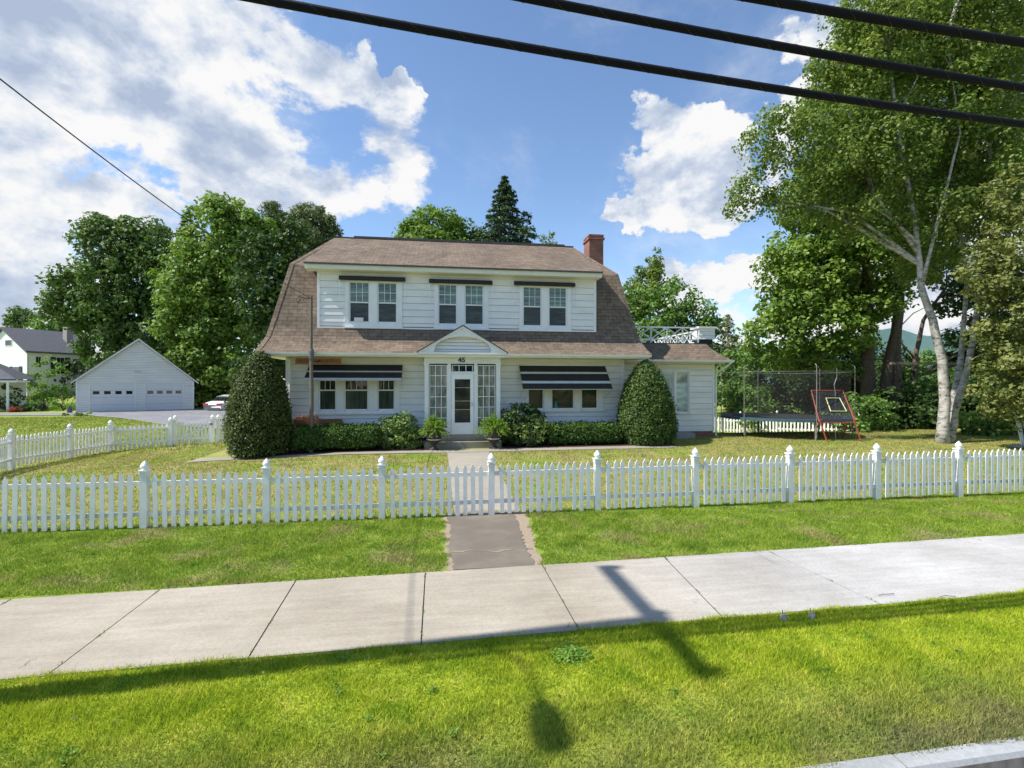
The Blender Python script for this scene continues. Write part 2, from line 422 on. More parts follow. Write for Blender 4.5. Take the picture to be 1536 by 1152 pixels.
def leafquads(c, nrm, L, W, droop=0):
    """pointed four-sided leaves, c (N,3) centres, nrm (N,3)"""
    n = len(c); r = unit(rng.normal(size=(n, 3))+np.array([0, 0, -droop])); nrm = unit(nrm)
    a = unit(r-nrm*np.sum(r*nrm, 1, keepdims=True)); b_ = np.cross(nrm, a)
    s = (rng.uniform(.65, 1.25, (n, 1)))
    v = np.stack([c-a*L*s/2, c+b_*W*s/2-a*L*s*.08+nrm*L*.06, c+a*L*s/2, c-b_*W*s/2-a*L*s*.08+nrm*L*.06], 1)
    return v
def in_ellipsoids(els, dens, shell=.55):
    pts = []; wt = []
    for (c, r) in els:
        c = np.array(c); r = np.array(r, float)
        k = max(3, int(dens*((r[0]*r[1]+r[0]*r[2]+r[1]*r[2])/3)*4*math.pi))
        d = unit(rng.normal(size=(k, 3))); rad = rng.uniform(shell**3, 1, (k, 1))**(1/3)
        rad *= 1+.10*rng.normal(size=(k, 1)).clip(-1.5, 1.5)
        p = c+d*rad*r; pts.append(p); wt.append(d)
    return np.concatenate(pts), np.concatenate(wt)
def foliage(name, els, mat, parent, dens=1.0, cr=.7, per=40, L=.2, W=.12, shell=.55, flat=.75, droop=0, zmin=None, outw=1.0):
    cc, cd = in_ellipsoids(els, dens, shell)
    if zmin is not None: k = cc[:, 2] > zmin; cc = cc[k]; cd = cd[k]
    n = len(cc); crs = cr*rng.uniform(.55, 1.3, n)
    d = unit(rng.normal(size=(n, per, 3))+np.array([0, 0, .25])+cd[:, None]*.35)
    rr = rng.uniform(.25, 1, (n, per, 1))**.6
    off = d*rr*crs[:, None, None]*np.array([1, 1, flat])
    P = (cc[:, None]+off).reshape(-1, 3)
    nrm = (d*.9*outw+rng.normal(size=(n, per, 3))*.55+np.array([0, 0, .45])).reshape(-1, 3)
    rnd = (np.clip(rng.normal(.5, .16, (n, 1))+rng.normal(0, .17, (n, per)), 0, 1)).reshape(-1)
    o = npmesh(name, leafquads(P, nrm, L, W, droop), 4, mat, parent, rnd)
    return o, cc
def limbs(mb, base_pts, targets, k, r0, rng_=None):
    """branches from points of the trunk line to some cluster centres"""
    base = [Vector(p) for p in base_pts]
    idx = rng.choice(len(targets), min(k, len(targets)), replace=False)
    for i in idx:
        t = Vector(targets[i].tolist())
        lo = [b for b in base if b.z < t.z-.3*(Vector((b.x, b.y, 0))-Vector((t.x, t.y, 0))).length]
        s = min(lo or base[:1], key=lambda b: (b-t).length)
        mid = s.lerp(t, .5)+Vector((random.uniform(-.2, .2), random.uniform(-.2, .2), .12*(t-s).length))
        q = s.lerp(mid, .5)+Vector((0, 0, .03)); ll = (t-s).length
        r = min(r0, .018*ll+.02)
        mb.tube([s, q, mid, t], [r, r*.8, r*.5, r*.15], 5, False)
def tree(name, label, cat, px, d, trunk, els, leaf, bark='bark', group=None, nl=14, r=.25, **kw):
    """trunk: list of lists of (px,py) ... ; els: (px, py, rx, ry_pixels) crowns given by survey at distance d"""
    x, y = XY(px, d); z0 = gzf(x, y)
    root = thing(name, label, cat, (x, y, z0), group)
    E = []
    for e in els:
        ex, ey, rx, rz = e[:4]; dd = d+(e[4] if len(e) > 4 else 0); X, Y = XY(ex, dd)
        RX = rx*dd/F; E.append(((X, Y, zd(ey, dd)), (RX, RX*(e[5] if len(e) > 5 else .9), rz*dd/F)))
    kw['dens'] = kw.get('dens', 1)*1.75; kw['L'] *= 1.08; kw['W'] *= 1.12
    fo, cc = foliage('crown', E, leaf, root, **kw)
    mb = MB(); allp = []
    for ti, tr in enumerate(trunk):
        pts = []
        for i, q in enumerate(tr):
            dd = d+(q[2] if len(q) > 2 else 0); X, Y = XY(q[0], dd); z = zd(q[1], dd)
            if i == 0 and q[1] > 580: z = gzf(X, Y)-.1
            pts.append((X, Y, z))
        rr = r*(1 if ti == 0 else .8 if tr[0][1] > 580 else .36); n = len(pts)
        # densify
        P = []; Rr = []
        for i in range(n-1):
            for k in range(3):
                t = k/3; P.append(Vector(pts[i]).lerp(Vector(pts[i+1]), t)); Rr.append(rr*(1-.8*((i+t)/(n-1))))
        P.append(Vector(pts[-1])); Rr.append(rr*.2); Rr[0] *= 1.25
        for q in P[1:-1]: q += Vector((random.uniform(-1, 1), random.uniform(-1, 1), 0))*rr*.12
        mb.tube(P, Rr, 10); allp += P[2:]
    limbs(mb, allp, cc, nl, r*.45)
    mb.build('trunk', bark, root, True)
    return root
def conifer(name, label, px, d, pytop, slope, leaf, droop=.35, gap=.45, L=.5, W=.14, group=None, zlow=1.5, dens=1, upturn=0):
    x, y = XY(px, d); z0 = gzf(x, y); zt = zd(pytop, d); H = zt-z0
    root = thing(name, label, 'tree', (x, y, z0), group)
    mb = MB(); mb.tube([(x, y, z0-.1), (x, y, z0+H*.5), (x, y, zt)], [H*.016, H*.010, .02], 8)
    P = []; Nn = []; z = zt-.25
    while z > z0+zlow:
        rad = min((zt-z)*slope+.12, H*.26)*random.uniform(.78, 1.12); k = random.randint(5, 7); a0 = random.uniform(0, 6.28)
        for j in range(k):
            a = a0+j*2*math.pi/k+random.uniform(-.3, .3); rl = rad*random.uniform(.72, 1.15)
            ux, uy = math.cos(a), math.sin(a); m = max(6, int(rl*22*dens))
            t = rng.uniform(.12, 1, m)**.8; wdt = .16*rl*(1-t*.75)+.06
            side = rng.normal(0, 1, m)*wdt
            zz = z-droop*rl*t+upturn*rl*t*t*1.1+rng.normal(0, .05+.02*rl, m)
            P.append(np.stack([x+ux*rl*t-uy*side, y+uy*rl*t+ux*side, zz], 1))
            Nn.append(np.stack([rng.normal(0, .5, m)+ux*.3, rng.normal(0, .5, m)+uy*.3, np.full(m, .8)], 1))
            if rl > .5: mb.tube([(x, y, z), (x+ux*rl*.9, y+uy*rl*.9, z-droop*rl*.9+upturn*rl*.85)], [.015+.012*rl, .01], 4, False)
        z -= gap*random.uniform(.7, 1.3)*(.6+.4*min(1, (zt-z)/4))
    P = np.concatenate(P); Nn = np.concatenate(Nn)
    npmesh('crown', leafquads(P, Nn, L, W, .3), 4, leaf, root, np.clip(rng.normal(.5, .22, len(P)), 0, 1))
    mb.build('trunk', 'bark', root, True)
    return root
def shell_shrub(name, label, cat, surf, n, leaf, L, W, core, group=None, loc=(0, 0, 0), jitter=.05, core_mat='foliage_core_shade'):
    """clipped shrub: surf(n) -> points, outward normals; dark core MB closes the inside, shade in its colour"""
    root = thing(name, label, cat, loc, group)
    P, Nn = surf(n)
    P = P+Nn*np.where(rng.uniform(0, 1, (len(P), 1)) < .04, rng.uniform(0, .13, (len(P), 1)), rng.normal(-.02, jitter, (len(P), 1)))
    rn = np.clip(rng.normal(.45, .2, len(P))+.18*np.sin(P[:, 0]*7+P[:, 2]*5)*np.sin(P[:, 2]*9-P[:, 1]*6), 0, 1)
    npmesh('foliage', leafquads(P, Nn*.8+rng.normal(size=P.shape)*.6+np.array([0, 0, .3]), L, W), 4, leaf, root, rn)
    if core: core.build('shade_core', core_mat, root, True)  # solid dark core, inner shade painted into it
    return root

# ------------------------------------------------------------------ ground and paving
def drape(name, rows, mat, lift=.006, nsub=1):
    """rows: list of polylines [(x,y),...] of equal length; a sheet laid over the terrain"""
    rows = [np.array(r, float) for r in rows]; mb = MB(); g = []
    for r in rows: g.append([(x, y, gzf(x, y)+lift) for x, y in r])
    for i in range(len(g)-1):
        for j in range(len(g[i])-1): mb.quad(g[i][j], g[i][j+1], g[i+1][j+1], g[i+1][j])
    return struct(mb.build(name, mat))
def strip(x0, x1, ya, yb, nx, ny, wob=0, wobx=0):
    rows = []
    for j in range(ny+1):
        t = j/ny; row = []
        for i in range(nx+1):
            s = i/nx; x = x0+(x1-x0)*s; a = ya(x) if callable(ya) else ya; b_ = yb(x) if callable(yb) else yb
            w = wob*math.sin(x*2.3+j)*random.uniform(.3, 1) if j in (0, ny) else 0
            wx = wobx*random.uniform(-1, 1) if i in (0, nx) else 0
            row.append((x+wx, a+(b_-a)*t+w))
        rows.append(row)
    return rows
xs = np.concatenate([np.linspace(-400, -42, 12), np.arange(-40, 40.1, .8), np.linspace(43, 400, 12)])
ys = np.concatenate([[-300, -60, -10, 2.80, 2.94], np.arange(3.4, 50, .7), np.linspace(52, 100, 12), [140, 220, 400, 700]])
g = MB(); XX, YY = np.meshgrid(xs, ys); YY = YY+.02*XX*np.exp(-((YY-3)/9)**2)*(np.abs(XX) < 60); ZZ = gz(XX, YY)
V = [(float(a), float(b_), float(c)) for a, b_, c in zip(XX.ravel(), YY.ravel(), ZZ.ravel())]
nx = len(xs); g.add(V, [(j*nx+i, j*nx+i+1, (j+1)*nx+i+1, (j+1)*nx+i) for j in range(len(ys)-1) for i in range(nx-1)])
ground = struct(g.build('ground', 'lawn', None, True))
mb = MB(); mb.quad((-60, -8, -.17), (60, -8, -.17), (60, 4.1, -.15), (-60, 1.7, -.15)); struct(mb.build('road', 'road_asphalt'))
# granite kerb stones
mb = MB(); x = -40
while x < 40:
    L = random.uniform(1.7, 2.3); dz = random.uniform(-.006, .006)
    k0 = 2.96+.02*x; k1 = 2.96+.02*(x+L); q = [(0, -.19), (.012, -.02+dz), (.03, .008+dz), (.142, .014+dz), (.142, -.19)]; a = x+.006; b_ = x+L-.006
    mb.add([(a, k0-.142+u, v) for u, v in q]+[(b_, k1-.142+u, v) for u, v in q], [tuple(range(4, -1, -1)), tuple(range(5, 10))]+[(i, (i+1) % 5, 5+(i+1) % 5, 5+i) for i in range(5)])
    x += L
struct(mb.build('kerb', 'granite'))
# sidewalk: slabs split at the joints read off the concrete
SN = lambda x: 4.99+.024*x
SF = lambda x: 6.86+.030*x
jx = [(-40, -40)]
for (a, b_) in (((240, 886), (80, 1008)), ((440, 878), (375, 985)), ((638, 862), (632, 962)), ((813, 848), (865, 940)), ((990, 832), (1075, 920)), ((1140, 822), (1305, 900)), ((1440, 803), None)):
    xf = G(*a, 0)[0]; xn = G(*b_, 0)[0] if b_ else xf+.1; jx.append((xf, xn))
xl = jx[1]; jx[0] = (xl[0]-1.55, xl[1]-1.55)
for k in range(8): jx.insert(0, (jx[0][0]-1.6, jx[0][1]-1.6))
for k in range(10): jx.append((jx[-1][0]+1.6, jx[-1][1]+1.6))
mb = MB(); mb2 = MB()
for i in range(len(jx)-1):
    (f0, n0), (f1, n1) = jx[i], jx[i+1]; gp = .007
    t = mb; z = .012+random.uniform(-.003, .003)
    t.prism([(n0+gp, SN(n0), z), (n1-gp, SN(n1), z), (f1-gp, SF(f1), z), (f0+gp, SF(f0), z)], (0, 0, -.05))
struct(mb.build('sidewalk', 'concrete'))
mb = MB(); mb.quad((-40, SN(-40)+.004, -.002+.008), (40, SN(40)+.004, .006), (40, SF(40)-.004, .006), (-40, SF(-40)-.004, .006)); struct(mb.build('sidewalk_joint_sand', 'dark_void'))
# sandy margin, asphalt path, concrete walk
def path_rows(xa, xb, ny, wob): # xa, xb functions of y
    rows = []
    for j in range(ny+1):
        y = 6.90+(9.86-6.90)*j/ny; rows.append([(xa(y)+random.uniform(-wob, wob), y), ((xa(y)+xb(y))/2, y), (xb(y)+random.uniform(-wob, wob), y)])
    return rows
drape('sand_margin', path_rows(lambda y: .16, lambda y: 1.46+(y-6.9)*.10, 40, .035), 'sand', .005)
drape('front_path', path_rows(lambda y: .22+.03*math.sin(y*3), lambda y: 1.36+.03*math.sin(y*2.1+1)+(y-6.9)*.04, 40, .03), 'asphalt', .012)
mb = MB(); mb.add([(.2+1.25*t, 7.62+.05*math.sin(t*9)+.03*math.sin(t*31)-w*(.028+.02*math.sin(t*13)), .0165) for w in (0, 1) for t in np.linspace(0, 1, 20)],
                  [(i, i+1, 20+i+1, 20+i) for i in range(19)])
struct(mb.build('path_crack', 'sand'))
rows = []
for j in range(17):
    y = 9.88+(16.2-9.88)*j/16; rows.append([(.36, y), (1.0, y), (1.66, y)])
drape('garden_walk', rows, 'concrete_walk', .012)
PF = lambda x: 16.12-.02*(x-1)+.0*x
rows = []
for t, w in ((0, 0), (1, 1)):
    rows.append([(x, (PF(x) if w == 0 else 16.72+(.35 if x < -6.1 else 0))-.1*math.exp(-((x-1)/1.2)**2)*(1-w)) for x in np.arange(-7.2, 8.4, .4)])
drape('house_walk', rows, 'concrete_walk', .016)
def bedrow(x0, x1): return [[(x, 16.70+.03*math.sin(x*5)) for x in np.arange(x0, x1, .3)], [(x, 17.4) for x in np.arange(x0, x1, .3)], [(x, 18.25) for x in np.arange(x0, x1, .3)]]
drape('mulch_bed', bedrow(-6.1, -.35), 'mulch', .022); drape('mulch_bed', bedrow(2.25, 8.3), 'mulch', .022)
# driveway behind the side fence
def Gp(px, d): return XY(px, d)
near = [Gp(-60, 33), Gp(60, 33.5), Gp(120, 34), Gp(180, 31), Gp(250, 27), Gp(345, 25), Gp(380, 25)]
far = [Gp(-60, 35.5), Gp(60, 36), Gp(105, 37), Gp(150, 39.5), Gp(230, 42.5), Gp(330, 50), Gp(370, 50)]
rows = []
for t in np.linspace(0, 1, 16): rows.append([(a[0]+(b_[0]-a[0])*t, a[1]+(b_[1]-a[1])*t) for a, b_ in zip(near, far)])
drape('driveway', rows, 'driveway_asphalt', .03)
# far hill behind the trees
mb = MB(); n = 60
hx = np.linspace(-100, 1500, n)
hz = 95+22*np.sin(hx/170+1.2)+12*np.sin(hx/61)+5*np.sin(hx/23)
hz = hz*np.clip((hx+100)/500, 0.2, 1)
Vt = [(x, 900, z) for x, z in zip(hx, hz)]+[(x, 860, z*.6) for x, z in zip(hx, hz)]+[(x, 700, -5) for x in hx]
mb.add(Vt, [(n*k+i, n*k+i+1, n*(k+1)+i+1, n*(k+1)+i) for k in (0, 1) for i in range(n-1)]); struct(mb.build('hill', 'hill_haze', None, True))

# ------------------------------------------------------------------ grass blades
def blades(name, n, x0, x1, y0, y1, h, w, keep):
    x = rng.uniform(x0, x1, n); y = rng.uniform(y0, y1, n); k = keep(x, y); x = x[k]; y = y[k]; n = len(x)
    # tufts
    q = .65+.5*np.sin(x*3.1+np.sin(y*2.7)*2)*np.sin(y*4.3+np.cos(x*1.9)*2)+rng.normal(0, .25, n)
    hh = h*np.clip(q+.35, .35, 1.7); a = rng.uniform(0, 2*np.pi, n); ww = w*rng.uniform(.7, 1.4, n)
    z = gz(x, y); lean = rng.normal(0, .5, (n, 2))*hh[:, None]
    ax, ay = np.cos(a)*ww/2, np.sin(a)*ww/2
    v = np.stack([np.stack([x-ax, y-ay, z], 1), np.stack([x+ax, y+ay, z], 1), np.stack([x+lean[:, 0], y+lean[:, 1], z+hh], 1)], 1)
    return tag(npmesh(name, v, 3, 'grass_blades', None, rng.uniform(0, 1, n)), kind='stuff')
infr = lambda x, y, m=.5: (np.abs(x*C-y*S) < 1.03*(x*S+y*C)+m)
def offpath(x, y):
    wv = .05*np.sin(y*7)+.04*np.sin(y*17)
    return ~((x > .15+wv) & (x < 1.47+(y-6.9)*.10+wv) & (y < 9.9))
tag(blades('verge_grass', 330000, -5, 8.5, 2.9, 5.22, .036, .0065, lambda x, y: (y > 2.94+.02*x+.03*np.sin(x*6)*np.sin(x*1.7)) & (y < SN(x)+.015+.015*np.sin(x*9)) & infr(x, y)), 'bright green mown grass between the kerb and the sidewalk', 'grass')
tag(blades('strip_grass', 330000, -11, 15, 6.8, 9.95, .038, .009, lambda x, y: (y > SF(x)-.01-.015*np.sin(x*7)) & infr(x, y) & offpath(x, y)), 'patchy green grass strip between the sidewalk and the picket fence', 'grass')
def yard(x, y):
    walk = (x > .36) & (x < 1.66) & (y < 16.3)
    house = (x > -7.3) & (x < 8.4) & (y > 16.1)
    wing = (x > 7) & (x < 11.1) & (y > 18.9)
    return ~walk & ~house & ~wing & infr(x, y)
tag(blades('lawn_grass', 260000, -14, 22, 9.9, 20, .038, .014, yard), 'half dry green and tan lawn between the fence and the house', 'grass')
tag(blades('neighbour_grass', 90000, -32, -5, 20, 36, .05, .04, lambda x, y: infr(x, y) & (x*S+y*C < np.interp(768+F*(x*C-y*S)/(x*S+y*C), [-60, 60, 120, 180, 250, 345], [33, 33.5, 34, 31, 27, 25])-.3) & ~((x > -7) & (y > 21))), 'sunny mown lawn of the neighbouring yard beyond the side fence', 'grass')
c0 = G(858, 985, 0)
k = 900; a = rng.uniform(0, 6.28, k); rr = np.abs(rng.normal(0, .5, k))*.19
P = np.stack([c0[0]+rr*np.cos(a)*1.1, c0[1]+rr*np.sin(a), .03+.03*rng.uniform(0, 1, k)*(1-rr/.25)], 1)
tag(npmesh('clover_patch', leafquads(P, rng.normal(size=P.shape)*.5+np.array([0, 0, 1]), .03, .022), 4, 'leaf_clover', None, rng.uniform(0, 1, k)), 'dark green clover clump in the bright verge grass', 'plant')
# broad leaved weeds and clover scattered through the turf, tufts in the sidewalk joints
P = []; Nn = []; 
for _ in range(70):
    if random.random() < .5: x = random.uniform(-4, 8); y = random.uniform(3.1, 4.85)
    else: x = random.uniform(-8, 12); y = random.uniform(7.1, 9.6)
    if .05 < x < 1.8 and y > 5: continue
    q = random.uniform(.03, .09); k = int(14+q*200); a = rng.uniform(0, 6.28, k); rr = np.abs(rng.normal(0, .5, k))*q
    P.append(np.stack([x+rr*np.cos(a), y+rr*np.sin(a), .022+.02*rng.uniform(0, 1, k)], 1)); Nn.append(rng.normal(size=(k, 3))*.5+np.array([0, 0, 1]))
P = np.concatenate(P); Nn = np.concatenate(Nn)
tag(npmesh('turf_weeds', leafquads(P, Nn, .026, .018), 4, 'leaf_clover', None, rng.uniform(0, 1, len(P))), 'small clover and broad leaved weeds dotted through the turf', 'weeds', kind='stuff')
P = []
for (f0, n0) in jx:
    for _ in range(30):
        t = random.choice((random.uniform(0, .12), random.uniform(.9, 1), random.uniform(.35, .42))); y = SN(n0)+(SF(f0)-SN(n0))*t; P.append((n0+(f0-n0)*t+random.uniform(-.012, .012), y+random.uniform(-.02, .02), .02))
P = np.array(P); tag(npmesh('joint_tufts', leafquads(P, rng.normal(size=P.shape)+np.array([0, -.4, .5]), .03, .008), 4, 'leaf_shrub', None, rng.uniform(0, 1, len(P))), 'tiny grass tufts growing in the sidewalk joints', 'grass', kind='stuff')
def crack(name, pts, w, z=.0185):
    mb = MB(); L = []; 
    for i in range(len(pts)-1):
        for k in range(8):
            t = k/8; a, b_ = pts[i], pts[i+1]; L.append((a[0]+(b_[0]-a[0])*t+random.uniform(-.012, .012), a[1]+(b_[1]-a[1])*t+random.uniform(-.012, .012)))
    n = len(L); ww = [w*random.uniform(.4, 1)*min(1, (i+1)/4, (n-i)/4) for i in range(n)]
    mb.add([(x-q, y-q*.4, z) for (x, y), q in zip(L, ww)]+[(x+q, y+q*.4, z) for (x, y), q in zip(L, ww)], [(i, i+1, n+i+1, n+i) for i in range(n-1)]); struct(mb.build(name, 'gap_shade_and_crack'))
crack('sidewalk_crack', [G(1125, 825, 0), G(1150, 840, 0), G(1170, 852, 0)], .004)
crack('sidewalk_crack', [G(855, 935, 0), G(846, 950, 0), G(838, 955, 0)], .006)
crack('sidewalk_crack', [G(1398, 800, 0), G(1440, 812, 0), G(1490, 822, 0)], .004)
crack('sidewalk_crack', [G(60, 985, 0), G(20, 1010, 0)], .004)
# fallen litter and dead leaves on the lawns
k = 420; x = rng.uniform(-8, 12, k); y = np.where(rng.uniform(0, 1, k) < .3, rng.uniform(3.2, 4.9, k), rng.uniform(7, 15, k))
kk = (x < .1) | (x > 1.8) | (y < 5); P = np.stack([x, y, gz(x, y)+.04], 1)[kk]
tag(npmesh('fallen_leaves', leafquads(P, rng.normal(size=P.shape)*.4+np.array([0, 0, 1]), .035, .025), 4, 'leaf_autumn', None, rng.uniform(0, 1, len(P))), 'scattered dead leaves on the lawns', 'leaves', kind='stuff')
mb = MB()
for (px, py) in ((1012, 0), (1016, 0)): pass
for (px, py) in ((1330, 893), (1418, 895)):
    x, y = G(px, py, .02); a = random.uniform(-.4, .4)
    mb.tube([(x-.1, y+.03*a, .024), (x, y+.01, .03), (x+.12, y+a*.06, .024)], .004, 4)
tag(mb.build('fallen_twigs', 'pole_wood'), 'thin dead twigs lying at the sidewalk edge', 'twigs', kind='stuff')
for i, (px, py, lb) in enumerate(((1176, 928, 'left one of two small grey valve caps in the verge grass'), (1218, 925, 'right one of two small grey valve caps in the verge grass'))):
    x, y = G(px, py, .03); r = thing('valve_cap', lb, 'valve cap', (x, y, 0), 'grey caps in the verge')
    m1 = MB(); m1.lathe(x, y, [(0, .07), (.03, .068), (.035, .05), (.035, -.01)], 12); m1.build('cap', 'stone', r)
    m2 = MB(); m2.tube([(x+.02, y+.05, 0), (x+.02, y+.05, .10)], .004, 5); m2.build('marker_pin', 'dark_metal', r)

# ------------------------------------------------------------------ front picket fence
FY = 9.75
def fz(x): return .012*np.clip(x-1, -3, 14)*.45
def picket(mb, x, y, z, H, ux, uy, w=.078, t=.02, tilt=0, z0=.05, side=1):
    """board with a pointed head; (ux,uy) runs along the fence"""
    nx_, ny_ = -uy, ux; off = side*.045
    prof = [(-w/2, z0), (w/2, z0), (w/2, H-.075), (w*.30, H-.045), (0, H), (-w*.30, H-.045), (-w/2, H-.075)]
    P = [Vector((x+ux*(a+tilt*(h-.3))+nx_*(off), y+uy*(a+tilt*(h-.3))+ny_*(off), z+h)) for a, h in prof]
    mb.prism(P, (nx_*t*side, ny_*t*side, 0))
def fence_post(root, x, y, z, H, s=.115, big=.9):
    m = MB(); m.box(x-s/2, x+s/2, y-s/2, y+s/2, z-.1, z+H); m.box(x-s/2-.012, x+s/2+.012, y-s/2-.012, y+s/2+.012, z+H-.06, z+H-.03)
    p = m.build('post', 'fence_paint', root)
    c = MB(); k = big; b0 = z+H
    c.box(x-s/2-.02, x+s/2+.02, y-s/2-.02, y+s/2+.02, b0, b0+.022)
    c.lathe(x, y, [(.045*k, b0+.022), (.04*k, b0+.035), (.062*k, b0+.05), (.076*k, b0+.075), (.074*k, b0+.10), (.05*k, b0+.135), (.022*k, b0+.165), (0, b0+.185)], 14)
    c.build('post_cap', 'fence_paint', p)
    return p
def fence_bay(root, a, b, za, zb, H, n, side=1, broken=None, railside=-1, gap=.07):
    ax, ay = a; bx, by = b; L = math.hypot(bx-ax, by-ay); ux, uy = (bx-ax)/L, (by-ay)/L
    m = MB()
    for k in range(n):
        t = (k+1)/(n+1); x, y, z = ax+(bx-ax)*t, ay+(by-ay)*t, za+(zb-za)*t
        picket(m, x, y, z+random.uniform(-.014, .010), H, ux, uy, tilt=random.uniform(-.024, .024), w=random.uniform(.072, .084), side=side, z0=(.30 if broken == k else random.uniform(.02, .05)))
    m.build('picket_panel', 'fence_paint', root)
    r = MB()
    for h in (.24*H+.02, .80*H):
        r.bar((ax, ay, za+h), (bx, by, zb+h), .04, .075)
    r.build('rail', 'fence_paint', root)
root = thing('picket_fence', 'long white picket fence running along the front lawn beside the sidewalk', 'fence', (1, FY, 0))
PXS = [217, 400, 573, 737, 896, 1043, 1185, 1315, 1438]
PX = [Xat(p, FY) for p in PXS]
PX = [PX[0]-2.45-2.05*k for k in (2, 1, 0)]+PX+[PX[-1]+2.07*k for k in range(1, 5)]
for i, x in enumerate(PX):
    fence_post(root, x, FY, float(fz(x)), 1.0)
    if i < len(PX)-1:
        x2 = PX[i+1]; n = max(5, round((x2-x)/.1545)-1)
        fence_bay(root, (x+.055, FY), (x2-.055, FY), float(fz(x)), float(fz(x2)), .985, n, side=-1, broken=(9 if i == 6 else None))
# ------------------------------------------------------------------ side picket fence with gate
root = thing('picket_fence', 'white picket fence with a gate, left of the house along the driveway lawn', 'fence', (-12.3, 19, 0))
pts = [XY(-150, 10.2), XY(-65, 12.6), XY(17, 15.2), XY(105, 17.5), XY(166, 19.3), XY(256, 20.2)]
zs = [0, 0, 0, -.03, -.04, .02]
for i, (x, y) in enumerate(pts):
    fence_post(root, x, y, zs[i], 1.0, .125, 1.05)
    if i < len(pts)-1:
        a, b_ = pts[i], pts[i+1]; L = math.dist(a, b_)
        fence_bay(root, a, b_, zs[i], zs[i+1], .96, round(L/.15)-1, side=1)
g0, g1, g2, g3 = XY(263, 20.3), XY(319, 20.6), XY(327.5, 20.7), XY(365, 20.9)
for (x, y) in (g0, g1, g2): fence_post(root, x, y, .04, 1.05, .11, 1.0)
gm = MB()
a, b_ = g0, g1; L = math.dist(a, b_); ux, uy = (b_[0]-a[0])/L, (b_[1]-a[1])/L
for k in range(9):
    t = (k+1)/10; picket(gm, a[0]+(b_[0]-a[0])*t, a[1]+(b_[1]-a[1])*t, .05, .97, ux, uy, side=1)
gate = gm.build('gate', 'fence_paint', root)
r = MB()
for h in (.28, .85): r.bar((*a, .05+h), (*b_, .05+h), .04, .075)
r.bar((a[0], a[1], .30), (b_[0], b_[1], .86), .03, .07); r.build('gate_frame', 'fence_paint', gate)
r = MB(); r.box(g1[0]-.07, g1[0]+.02, g1[1]-.09, g1[1]-.055, .86, .93); r.build('latch', 'dark_metal', gate)
fence_bay(root, g2, g3, .04, .06, .97, 6, side=1)
# ------------------------------------------------------------------ back fence beyond the trampoline
root = thing('picket_fence', 'white picket fence behind the trampoline at the back of the yard', 'fence', (*XY(1180, 26), .25))
a, b_ = XY(1060, 28.5), XY(1290, 24.2)
zz = [gzf(*a), gzf(*b_)]; N_ = 4
for i in range(N_+1):
    t = i/N_; p = (a[0]+(b_[0]-a[0])*t, a[1]+(b_[1]-a[1])*t); z = zz[0]+(zz[1]-zz[0])*t-.12
    fence_post(root, *p, z, 1.0, .1, .8)
    if i < N_:
        t2 = (i+1)/N_; q = (a[0]+(b_[0]-a[0])*t2, a[1]+(b_[1]-a[1])*t2)
        fence_bay(root, p, q, z, z, .93, round(math.dist(p, q)/.165)-1, side=-1)

# ------------------------------------------------------------------ siding with openings
def siding(mb, x0, x1, z0, z1, Y, e=.232, holes=(), lap=.022, xr=None, gap=.011):
    zb = z0
    while zb < z1-1e-4:
        zt = min(zb+e, z1); cuts = sorted({zb, zt}|{h for H in holes for h in H[2:4] if zb < h < zt})
        if xr: cuts = sorted(set(cuts)|set(np.linspace(zb, zt, 4)))
        for i in range(len(cuts)-1):
            a, b_ = cuts[i], cuts[i+1]; mid = (a+b_)/2
            ya = Y-lap*(1-(a-zb)/e); yb = Y-lap*(1-(b_-zb)/e)
            L, Rr = (x0, x1) if xr is None else xr(mid)
            if Rr <= L: continue
            segs = [(L, Rr)]
            for hx0, hx1, hz0, hz1 in holes:
                if hz0 < mid < hz1:
                    ns = []
                    for s0, s1 in segs:
                        if hx1 <= s0 or hx0 >= s1: ns.append((s0, s1)); continue
                        if hx0 > s0: ns.append((s0, hx0))
                        if hx1 < s1: ns.append((hx1, s1))
                    segs = ns
            for s0, s1 in segs:
                tp = b_-(gap if i == len(cuts)-2 and zt < z1-.01 else 0)
                mb.quad((s0, ya, a), (s1, ya, a), (s1, yb, tp), (s0, yb, tp))
                if i == 0: mb.quad((s0, Y+.012, a), (s1, Y+.012, a), (s1, ya, a), (s0, ya, a))
        zb = zt
def backing(x0, x1, z0, z1, Y, parent, holes=()):
    m = MB(); zc = sorted({z0, z1}|{min(max(h, z0), z1) for H in holes for h in H[2:4]})
    for a, b_ in zip(zc[:-1], zc[1:]):
        xc = sorted([(H[0], H[1]) for H in holes if H[2] < (a+b_)/2 < H[3]]); x = x0
        for h0, h1_ in xc+[(x1, x1)]:
            if h0 > x: m.quad((x, Y+.006, a), (h0, Y+.006, a), (h0, Y+.006, b_), (x, Y+.006, b_))
            x = h1_
    return m.build('gap_shade_sheet', 'gap_shade_and_crack', parent)  # dark sheet behind the boards; shade of the gaps put into its colour
def board(mb, x0, x1, y0, y1, z0, z1): mb.box(x0, x1, y0, y1, z0, z1)
